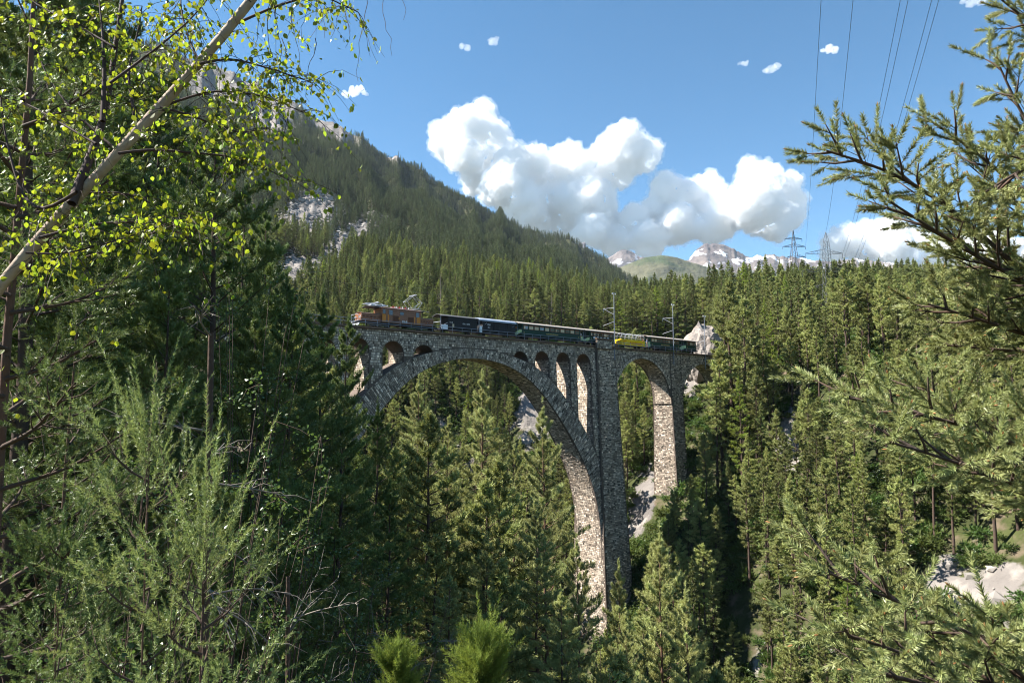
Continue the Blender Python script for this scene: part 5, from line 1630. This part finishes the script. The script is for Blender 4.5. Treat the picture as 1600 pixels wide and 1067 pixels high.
LIMBS = [([(112, 318), (128, 272), (152, 225), (165, 180), (172, 130), (180, 75), (190, 5), (200, -60)], 0.030, 4.3), ([(160, 190), (163, 120), (161, 60), (155, 0)], 0.016, 4.4), ([(185, 240), (230, 232), (310, 240), (380, 245), (452, 282)], 0.010, 4.2),
         ([(212, 195), (205, 150), (198, 110), (214, 60), (222, 10)], 0.012, 4.5), ([(120, 300), (60, 340), (30, 300), (5, 200), (0, 140)], 0.012, 4.1), ([(75, 365), (72, 400), (74, 350), (95, 310)], 0.010, 4.2), ([(250, 168), (330, 140), (420, 150), (470, 175)], 0.009, 4.4),
         ([(312, 100), (360, 90), (430, 110), (490, 130)], 0.009, 4.3), ([(368, 38), (430, 10), (500, -10), (560, 20)], 0.010, 4.5), ([(60, 372), (140, 350), (220, 345), (300, 370)], 0.009, 4.0), ([(130, 302), (200, 300), (260, 330), (330, 345)], 0.008, 4.5),
         ([(40, 395), (90, 400), (170, 380), (290, 340)], 0.007, 3.9), ([(185, 238), (120, 180), (70, 120), (50, 40)], 0.010, 4.6), ([(150, 225), (90, 190), (40, 160), (-10, 150)], 0.009, 4.2), ([(172, 130), (240, 80), (300, 30), (340, -20)], 0.009, 4.1), ([(180, 75), (120, 40), (60, 10), (20, -20)], 0.009, 4.4),
         ([(250, 168), (300, 180), (370, 210), (420, 200)], 0.007, 4.0), ([(312, 100), (290, 50), (280, 0), (290, -40)], 0.009, 4.6)]
limb_pts = []
for path, r_, d in LIMBS:
    Pp = smooth_poly3(P_([(a, b, d + 0.10 * (i_ - 1)) for i_, (a, b) in enumerate(path)]), 16)
    m = MB(); m.tube(Pp, np.linspace(r_, r_ * 0.3, 16), 6); m.obj('limb', M['birch_dark'], birch, True)
    limb_pts += list(Pp[3:])
limb_pts += list(trunk_p[20:38])
limb_pts = np.array(limb_pts)
tw = MB(); LC, LD, LSz = [], [], []
for _ in range(620):
    p = limb_pts[int(gb.integers(0, len(limb_pts)))]
    d = unit(gb.normal(0, 1, 3) * [1, 0.8, 0.45] + [0.25, 0, 0.1]); l = gb.uniform(0.16, 0.5)
    n_ = 7; s = np.linspace(0, 1, n_)[:, None]
    Q = p + d * l * s + np.array([0, 0, -1.0]) * (l * 0.65 * s ** 2) + gb.normal(0, 0.008, (n_, 3)) * s
    tw.tube(Q, np.linspace(0.0028, 0.001, n_), 3)
    for k in range(int(l / 0.042)):
        u = gb.uniform(0.1, 1.0); c = p + d * l * u + np.array([0, 0, -1.0]) * (l * 0.65 * u * u)
        LC.append(c + gb.normal(0, 0.014, 3)); LD.append(unit(np.array([0, 0, -0.9]) + gb.normal(0, 0.55, 3))); LSz.append(gb.uniform(0.024, 0.047))
# hanging strings at the right of the crown
for px, y0, y1, dens in ((432, -10, 135, 1.0), (462, -20, 110, 1.0), (478, -30, 70, 1), (500, -40, 60, 1.0), (520, -20, 60, 1.0), (538, -30, 75, 1.0), (548, -30, 50, 1), (566, -40, 128, 0.15), (606, -60, 88, 0.0), (626, -60, 32, 0.0), (440, 60, 215, 0.8), (448, 130, 330, 0.35), (425, 20, 160, 1.0), (410, 100, 270, 0.9), (395, 150, 300, 0.8), (485, 60, 160, 0.2)):
    d = gb.uniform(4.2, 4.9); n_ = 12
    s = np.linspace(0, 1, n_)
    Q = np.array([at(px + 8 * math.sin(q * 5 + px) + gb.normal(0, 1.5), y0 + (y1 - y0) * q, d) for q in s]) - bo
    tw.tube(Q, np.linspace(0.0032, 0.0012, n_), 3)
    for k in range(int((y1 - y0) / 4.2 * dens)):
        u = gb.uniform(0, 1); c = np.array([np.interp(u, s, Q[:, j]) for j in range(3)])
        LC.append(c + gb.normal(0, 0.03, 3)); LD.append(unit(np.array([0, 0, -1.0]) + gb.normal(0, 0.5, 3))); LSz.append(gb.uniform(0.022, 0.042))
tw.obj('twigs', M['birch_dark'], birch, kind='stuff')
LC = np.array(LC); LD = np.array(LD); LSz = np.array(LSz)
wp = LC + bo; pxl, pyl = topix(wp)
inv = (pxl > 0) & (pxl < 1600) & (pyl > 0) & (pyl < 1067)
rank = np.argsort(-(LSz / wp[:, 1]) * inv)
big, small_ = rank[:300], rank[300:]
roll = unit(gb.normal(0, 1, (len(LC), 3)))
m = MB(); place_leaves(m, LC[small_], LD[small_], LSz[small_], gb, np.clip(gb.normal(0.5, 0.22, len(small_)), 0, 1.1), roll[small_]); m.obj('leaves', M['birch_leaf'], birch, kind='stuff')
lm = []
for q in range(6):
    m = MB(); V, Fc = leaf_shape(); V = V * [1, 1 - 0.06 * q, 1 + q * 0.3]; m.add(V, Fc, 0.15 + 0.15 * q); lm.append(m.mesh('leaf', M['birch_leaf']))
for k in big:
    D = unit(LD[k]); B = unit(np.cross(D, roll[k])); Nn = np.cross(D, B); s_ = LSz[k]
    o = link('leaf', lm[int(gb.integers(0, 6))], birch)
    mt = Matrix.Identity(4)
    for c_, vv in enumerate((D, B, Nn)):
        for r2 in range(3): mt[r2][c_] = vv[r2] * s_
    for r2 in range(3): mt[r2][3] = LC[k][r2]
    o.matrix_basis = mt


def shrub(px, depth, top_py, R_, n, seed, label, size=0.05, tint=0.5, mat_='leaf', group='leafy shrubs on the near bank'):
    g = np.random.default_rng(seed)
    p = at(px, 631, depth); z0 = gz(p[0], p[1]) - 0.1
    H = max(0.8, at(px, top_py, depth)[2] - z0)
    o = empty('shrub', (p[0], p[1], z0), 0, label, 'shrub', group)
    st = MB(); C0 = []
    for k in range(22):
        a = g.uniform(0, 2 * pi); e = g.uniform(0.35, 1.0)
        tip = np.array([math.cos(a) * R_ * g.uniform(0.3, 1), math.sin(a) * R_ * g.uniform(0.3, 1), H * e])
        Q = smooth_poly3(np.array([[0, 0, 0], tip * [0.25, 0.25, 0.55], tip]), 8)
        st.tube(Q, np.linspace(0.02, 0.004, 8), 4)
        for j in range(8):
            b = Q[g.integers(3, 8)]; t2 = b + g.normal(0, 0.28, 3) * R_ * 0.6
            st.tube([b, (b + t2) / 2 + g.normal(0, 0.03, 3), t2], [0.006, 0.004, 0.002], 3)
            u = g.random((max(2, int(n / 176)), 1)); C0.append(b + (t2 - b) * u + g.normal(0, 0.06, (len(u), 3)))
    C0 = np.concatenate(C0); k = len(C0)
    st.obj('stems', M['bark'], o, True)
    m = MB(); place_leaves(m, C0, unit(g.normal(0, 1, (k, 3)) + [0, 0, -0.2]), g.uniform(0.6, 1.2, k) * size, g, np.clip(g.normal(tint, 0.2, k), 0, 1.1), unit(g.normal(0, 0.6, (k, 3)) + [0, 0, 1.0]))
    m.obj('leaves', M[mat_], o, kind='stuff')
    return o


for a in [(430, 10, 640, 1.6, 5200, 301, 'tall leafy shrub in shade left of the dead twigs', 0.055), (330, 8.5, 560, 1.4, 4600, 302, 'dark leafy shrub behind the bright young pine', 0.05), (60, 4.6, 850, 0.8, 1500, 303, 'low shrub with pale round leaves at bottom left edge', 0.05),
          (540, 13, 830, 1.8, 5000, 304, 'leafy shrub right of the dead twigs near the bottom', 0.06), (470, 8, 930, 1.3, 3600, 305, 'low leafy shrub at the bottom edge below the dead twigs', 0.05), (620, 15, 900, 1.6, 4200, 306, 'leafy shrub at the bottom edge left of the gorge pines', 0.06),
          (700, 12, 985, 1.5, 3800, 307, 'shrub at the bottom edge behind the yellow green pine tips', 0.055), (380, 12, 420, 1.3, 3400, 308, 'leafy treetop below the birch leaves, against dark pines', 0.055), (200, 9, 560, 1.5, 4200, 309, 'leafy shrub below the birch trunk in the left woods', 0.055),
          (820, 14, 1010, 1.3, 3000, 310, 'low shrub at the bottom edge in front of the large central pine', 0.055), (940, 16, 1020, 1.4, 3000, 311, 'low bright shrub at the bottom edge below the main pier', 0.06), (260, 16, 330, 1.6, 3600, 312, 'leafy treetop behind the birch trunk fork', 0.06)]:
    shrub(*a)

# dead twigs
def dead_branches(px, depth, py, R_, seed, label, n=9, up=0.6):
    g = np.random.default_rng(seed)
    p = at(px, py, depth); z0 = gz(p[0], p[1])
    o = empty('dead_bush', tuple(p * [1, 1, 0] + [0, 0, z0]), 0, label, 'dead bush', 'bare dead twigs in the left woods')
    h0 = p[2] - z0
    m = MB(); m.tube([(0, 0, -0.2), (0.1, 0, h0 * 0.5), (0, 0, h0)], [0.045, 0.035, 0.025], 6); m.obj('stem', M['bark'], o, True)
    for k in range(n):
        a = g.uniform(0, 2 * pi)
        d = unit(np.array([math.cos(a) + 0.3, math.sin(a) * 0.6, g.normal(up, 0.35)]))
        b = np.array([0, 0, h0 * g.uniform(0.75, 1.0)]); m = MB()
        Q = smooth_poly3(b + np.array([[0, 0, 0], d * R_ * .5 + g.normal(0, .06, 3), d * R_ + [0, 0, -0.12 * R_]]), 9)
        m.tube(Q, np.linspace(0.012, 0.003, 9), 4)
        for j in range(9):
            c = Q[int(g.integers(2, 9))]; e_ = unit(d + g.normal(0, 0.6, 3)) * R_ * g.uniform(0.15, 0.45)
            m.tube([c, c + e_ * 0.5 + g.normal(0, .015, 3), c + e_ + [0, 0, -0.08]], [0.006, 0.004, 0.0015], 3)
        m.obj('branch', M['deadwood'], o, True)


dead_branches(450, 9, 900, 1.0, 401, 'bare grey dead twigs fanning right above the low shrub', 6)
dead_branches(330, 6.0, 520, 0.8, 402, 'tangle of pale dead twigs arching below the birch leaves', 9, 0.1)
dead_branches(600, 15, 1000, 1.9, 403, 'dead twigs at the bottom edge left of the gorge pines', 8, 0.3)

# ------------------------------------------------------------------ power pylons and wires
def pylon(px, depth, top_py, w_base, w_top, arms, label, taper=0.72, curved=False):
    p = at(px, 500, depth); z0 = gz(p[0], p[1]) - 0.5
    H = at(px, top_py, depth)[2] - z0
    o = empty('power_pylon', (p[0], p[1], z0), 0, label, 'pylon', 'power pylons on the wooded skyline')
    def wd(z):
        f = z / H
        if curved: return (w_base + (w_top - w_base) * min(f / taper, 1)) * (1 if f < taper else math.sqrt(max(0, 1 - ((f - taper) / (1 - taper)) ** 2)) * 0.98 + 0.02)
        return (w_base + (w_top - w_base) * min(f / taper, 1)) * (1 if f < taper else max(0.06, 1 - 0.94 * (f - taper) / (1 - taper)))
    zs = list(np.linspace(0, H, 15))
    for sx, sy in ((-1, -1), (1, -1), (1, 1), (-1, 1)):
        m = MB(); m.tube([(sx * wd(z) / 2, sy * wd(z) / 2, z) for z in zs], 0.10 * depth / 300, 4); m.obj('leg', M['pylon'], o)
    m = MB()
    for a, b in zip(zs[:-1], zs[1:]):
        for f_ in range(4):
            c0 = [(-1, -1), (1, -1), (1, 1), (-1, 1)][f_]; c1 = [(1, -1), (1, 1), (-1, 1), (-1, -1)][f_]
            m.bar((c0[0] * wd(a) / 2, c0[1] * wd(a) / 2, a), (c1[0] * wd(b) / 2, c1[1] * wd(b) / 2, b), 0.045 * depth / 300)
            m.bar((c1[0] * wd(a) / 2, c1[1] * wd(a) / 2, a), (c0[0] * wd(b) / 2, c0[1] * wd(b) / 2, b), 0.045 * depth / 300)
    m.obj('bracing', M['pylon'], o)
    tips = []
    for xl, xr, py in arms:
        z = at(px, py, depth)[2] - z0
        a = (xl - px) / F * depth; b = (xr - px) / F * depth
        m = MB(); w = wd(z) / 2; k = 0.065 * depth / 300
        for e in (a, b):
            sg = 1 if e > 0 else -1
            for y in (-w, w): m.bar((sg * w, y, z), (e, 0, z + 0.2), k)
            for y in (-w, w): m.bar((sg * w, y, z + abs(e) * 0.22), (e, 0, z + 0.3), k)
            for q in (0.35, 0.65):
                x = sg * w + (e - sg * w) * q
                m.bar((x, 0, z), (x, 0, z + abs(e) * 0.22 * (1 - q)), k * 0.7); m.bar((x, 0, z), (sg * w + (e - sg * w) * (q - 0.3), 0, z + abs(e) * 0.22 * (1.3 - q)), k * 0.6)
            tips.append(np.array([p[0] + e, p[1], z0 + z]))
        m.obj('crossarm', M['pylon'], o)
        for e in (a, b):
            m = MB(); m.tube([(e, 0, z), (e, 0, z - 1.6)], 0.09 * depth / 300, 6); m.obj('insulator', M['pylon'], o)
    return tips


tp1 = pylon(1244.5, 430, 360, 6.0, 3.2, [(1231, 1258, 374), (1227, 1263, 386), (1234, 1262, 402)], 'power pylon farther back with three crossarms against the clouds')
tp2 = pylon(1296, 260, 363, 4.6, 2.4, [(1262, 1321, 397), (1256, 1330, 425), (1268, 1322, 450)], 'larger curved power pylon standing among the trees on the right skyline', taper=0.62, curved=True)
for k, (a_pt, x1, y1) in enumerate([(tp1[3], 1283, 0), (at(1290, 364, 260), 1333, 0), (tp2[1], 1407, 0), (tp2[1] + [0.8, 0, -0.8], 1419, 0), (tp2[3], 1456, 0), (tp2[3] + [0.9, 0, -0.8], 1467, 0)]):
    q = at(x1 + (x1 - 800) * 0.0 + 6, y1 - 260, 70)
    s = np.linspace(0, 1, 40)[:, None]
    b_ = at(x1, y1, 95)
    Q = a_pt * (1 - s) + b_ * s - np.array([0, 0, 1.0]) * (4 * s * (1 - s) * 3.5)
    ext = b_ + (b_ - Q[-4]) / 3 * np.linspace(0.5, 8, 8)[:, None]
    m = MB(); m.tube(np.vstack([Q, ext]), 0.035, 4)
    prop(m.obj('power_line', M['pylon']), ['leftmost power line rising from the farther pylon into the sky', 'second power line, rising from the tip of the curved pylon', 'left wire of the middle pair of power lines', 'right wire of the middle pair of power lines', 'left wire of the rightmost pair of power lines', 'right wire of the rightmost pair of power lines'][k], 'power line', 'power lines crossing the sky')

# ------------------------------------------------------------------ rocks
def rock(name, c, size, seed, label, material, sub=4):
    bm = bmesh.new(); bmesh.ops.create_icosphere(bm, subdivisions=sub, radius=1.0)
    V = np.array([v.co for v in bm.verts])
    n = fbm(V[:, 0] * 1.7 + seed + V[:, 2], V[:, 1] * 1.7 - seed + V[:, 2] * 0.7, 5, seed, True)
    n2 = fbm(V[:, 0] * 6 + seed - V[:, 2] * 3, V[:, 1] * 6 + V[:, 2] * 4, 3, seed + 3)
    st_ = np.round(V[:, 2] * 5 + n * 2) / 5 - V[:, 2]
    V = V * (0.70 + 0.35 * n + 0.2 * n2 + 0.18 * st_)[:, None] * np.array(size)
    for v, q in zip(bm.verts, V): v.co = q
    me = bpy.data.meshes.new(name); bm.to_mesh(me); bm.free(); me.materials.append(material)
    return prop(link(name, me, None, c), label, 'rock')


M['pale_rock'] = mat('pale_rock', (0.36, 0.315, 0.28), 0.95, var=0.5, scale=0.35, col2=(0.20, 0.165, 0.14), bump=0.35, bscale=0.9)
M['dark_cliff'] = mat('dark_cliff', (0.26, 0.20, 0.18), 0.95, var=0.5, scale=0.2, col2=(0.40, 0.35, 0.32), bump=0.4, bscale=0.7)
rock('rock_outcrop', tuple(W(t_at(1098, -9), -9, 12.2)), (5.4, 5.5, 8.5), 3, 'tall pale rock face at the right end of the train', M['pale_rock'])

# weeds along the coping
wm_ = []
for q in range(3):
    g = np.random.default_rng(500 + q); m = MB(); n = 60
    b = np.column_stack([g.normal(0, 0.35, n), g.normal(0, 0.12, n), np.zeros(n)]); d = unit(np.column_stack([g.normal(0, .5, n), g.normal(0, .5, n), np.ones(n)]))
    V, T = needle_tris(b, d, 3, 0.42, 0.05, 0.35, g, back=0.1); tri_add(m, V, T); wm_.append(m.mesh('weed_tuft', M['grass']))
g = np.random.default_rng(9)
for k in range(26):
    t = g.uniform(0, 54) if k < 20 else g.uniform(62, 95)
    o = link('weed_tuft', wm_[k % 3], None, tuple(W(t, 0.0, 12.25))); o.scale = (g.uniform(.6, 1.5),) * 2 + (g.uniform(.6, 1.3),)
    w = ('below the brown locomotive' if t < 15 else 'below the dark goods vans' if t < 33 else 'below the long green coach' if t < 54 else 'on the coping right of the refuge wall')
    prop(o, 'small green weed tuft on the coping ' + w, 'weed', 'weed tufts ' + w)

# ------------------------------------------------------------------ clouds
def cloud(blobs, seed, label, dens=0.02, vox=24, D=10500.0, amps=((420, 330), (190, 190), (90, 125), (42, 80), (20, 34)), flat=0.95, wisp=True):
    r_ = random.Random(seed)
    bm = bmesh.new()
    for px, py, r in blobs:
        p = at(px, py, D + r_.uniform(-3, 3) * r * D / F * 0.4); Rr = r * D / F
        mm = bmesh.ops.create_icosphere(bm, subdivisions=3, radius=Rr)
        for v in mm['verts']: v.co = Vector((v.co.x, v.co.y, v.co.z * flat)) + Vector(p)
    me = bpy.data.meshes.new('cloud'); bm.to_mesh(me); bm.free()
    o = link('cloud', me); prop(o, label, 'cloud')
    r = o.modifiers.new('r', 'REMESH'); r.mode = 'VOXEL'; r.voxel_size = vox; r.use_smooth_shade = True
    for s, a in amps:
        t = bpy.data.textures.new('billow', 'CLOUDS'); t.noise_scale = s; t.noise_depth = 2
        d = o.modifiers.new('d', 'DISPLACE'); d.texture = t; d.strength = a; d.mid_level = 0.45; d.texture_coords = 'LOCAL'
    m = bpy.data.materials.new('cloud_%d' % seed); m.use_nodes = True; n = m.node_tree; n.nodes.clear()
    out = n.nodes.new('ShaderNodeOutputMaterial'); v = n.nodes.new('ShaderNodeVolumePrincipled')
    v.inputs['Density'].default_value = dens; v.inputs['Color'].default_value = (1, 1, 1, 1); v.inputs['Anisotropy'].default_value = 0.0
    n.links.new(v.outputs[0], out.inputs['Volume']); me.materials.append(m)
    if wisp:
        m2 = m.copy(); m2.node_tree.nodes['Principled Volume'].inputs['Density'].default_value = dens * 0.10
        me2 = me.copy(); me2.materials.clear(); me2.materials.append(m2)
        w = link('wisps', me2, o)
        r = w.modifiers.new('r', 'REMESH'); r.mode = 'VOXEL'; r.voxel_size = vox; r.use_smooth_shade = True
        for s, a in ((420, 330), (190, 210), (80, 160), (38, 110)):
            t = bpy.data.textures.new('billow', 'CLOUDS'); t.noise_scale = s; t.noise_depth = 2
            d = w.modifiers.new('d', 'DISPLACE'); d.texture = t; d.strength = a; d.mid_level = 0.40; d.texture_coords = 'LOCAL'
    return o


cloud([(735, 205, 34), (702, 222, 26), (770, 213, 28), (750, 182, 20), (765, 255, 35), (800, 262, 30), (725, 245, 20), (745, 280, 24), (790, 290, 40), (830, 255, 24), (845, 290, 40), (895, 265, 30), (885, 245, 20), (900, 320, 42), (860, 325, 35), (820, 325, 30), (930, 320, 35), (940, 350, 32),
       (975, 240, 38), (955, 255, 34), (1000, 250, 26), (980, 215, 20), (990, 355, 34), (960, 375, 24), (1010, 370, 24), (925, 360, 26), (880, 355, 26), (840, 350, 24)], 3, 'largest heaped white cloud above the mountain slope at centre')
cloud([(1045, 300, 28), (1030, 330, 30), (1070, 320, 38), (1110, 300, 26), (1095, 330, 38), (1140, 330, 34), (1175, 320, 38), (1190, 285, 26), (1175, 268, 16), (1215, 300, 30), (1235, 320, 22), (1205, 340, 28), (1060, 350, 28), (1120, 350, 26), (1240, 335, 14)], 5, 'heaped white cloud above the snowy peak')
cloud([(1300, 388, 22), (1320, 372, 20), (1350, 378, 30), (1390, 382, 30), (1430, 388, 26), (1400, 400, 22), (1470, 398, 22), (1520, 396, 28), (1560, 398, 24), (1610, 400, 24)], 7, 'low white cloud behind the curved power pylon and pine boughs')
small = ((108, 75),)
for k, (bl, lab) in enumerate([([(552, 145, 9), (562, 138, 7), (540, 148, 6), (570, 146, 5)], 'tiny white cloud right of the hanging birch twigs'), ([(1296, 77, 8), (1303, 79, 5), (1287, 79, 4)], 'tiny white cloud between the leftmost power lines'),
                               ([(1205, 108, 8), (1215, 104, 6), (1195, 112, 5), (1165, 98, 5), (1155, 100, 4)], 'thin wisp of cloud high above the heaped clouds'), ([(770, 66, 7), (776, 60, 4), (730, 76, 5), (722, 72, 4)], 'faint wisp of cloud at top centre'),
                               ([(1520, 5, 8), (1535, 2, 7), (1505, 2, 5)], 'thin wisp of cloud at the top right edge')]):
    cloud(bl, 20 + k, lab, dens=0.004 if k > 1 else 0.010, vox=16, amps=((110, 110), (45, 60), (22, 30)), flat=0.6, wisp=False)

# ------------------------------------------------------------------ haze
bm = bmesh.new(); bmesh.ops.create_cube(bm, size=1.0)
for v in bm.verts: v.co = Vector((v.co.x * 19200, v.co.y * 19200, v.co.z * 2150 + 975))
me = bpy.data.meshes.new('haze'); bm.to_mesh(me); bm.free()
m = bpy.data.materials.new('haze'); m.use_nodes = True; n = m.node_tree; n.nodes.clear()
out = n.nodes.new('ShaderNodeOutputMaterial'); v = n.nodes.new('ShaderNodeVolumePrincipled')
v.inputs['Density'].default_value = 0.00002; v.inputs['Color'].default_value = (0.72, 0.84, 1.0, 1); v.inputs['Anisotropy'].default_value = 0.1
n.links.new(v.outputs[0], out.inputs['Volume']); me.materials.append(m)
link('haze', me, kind='stuff')
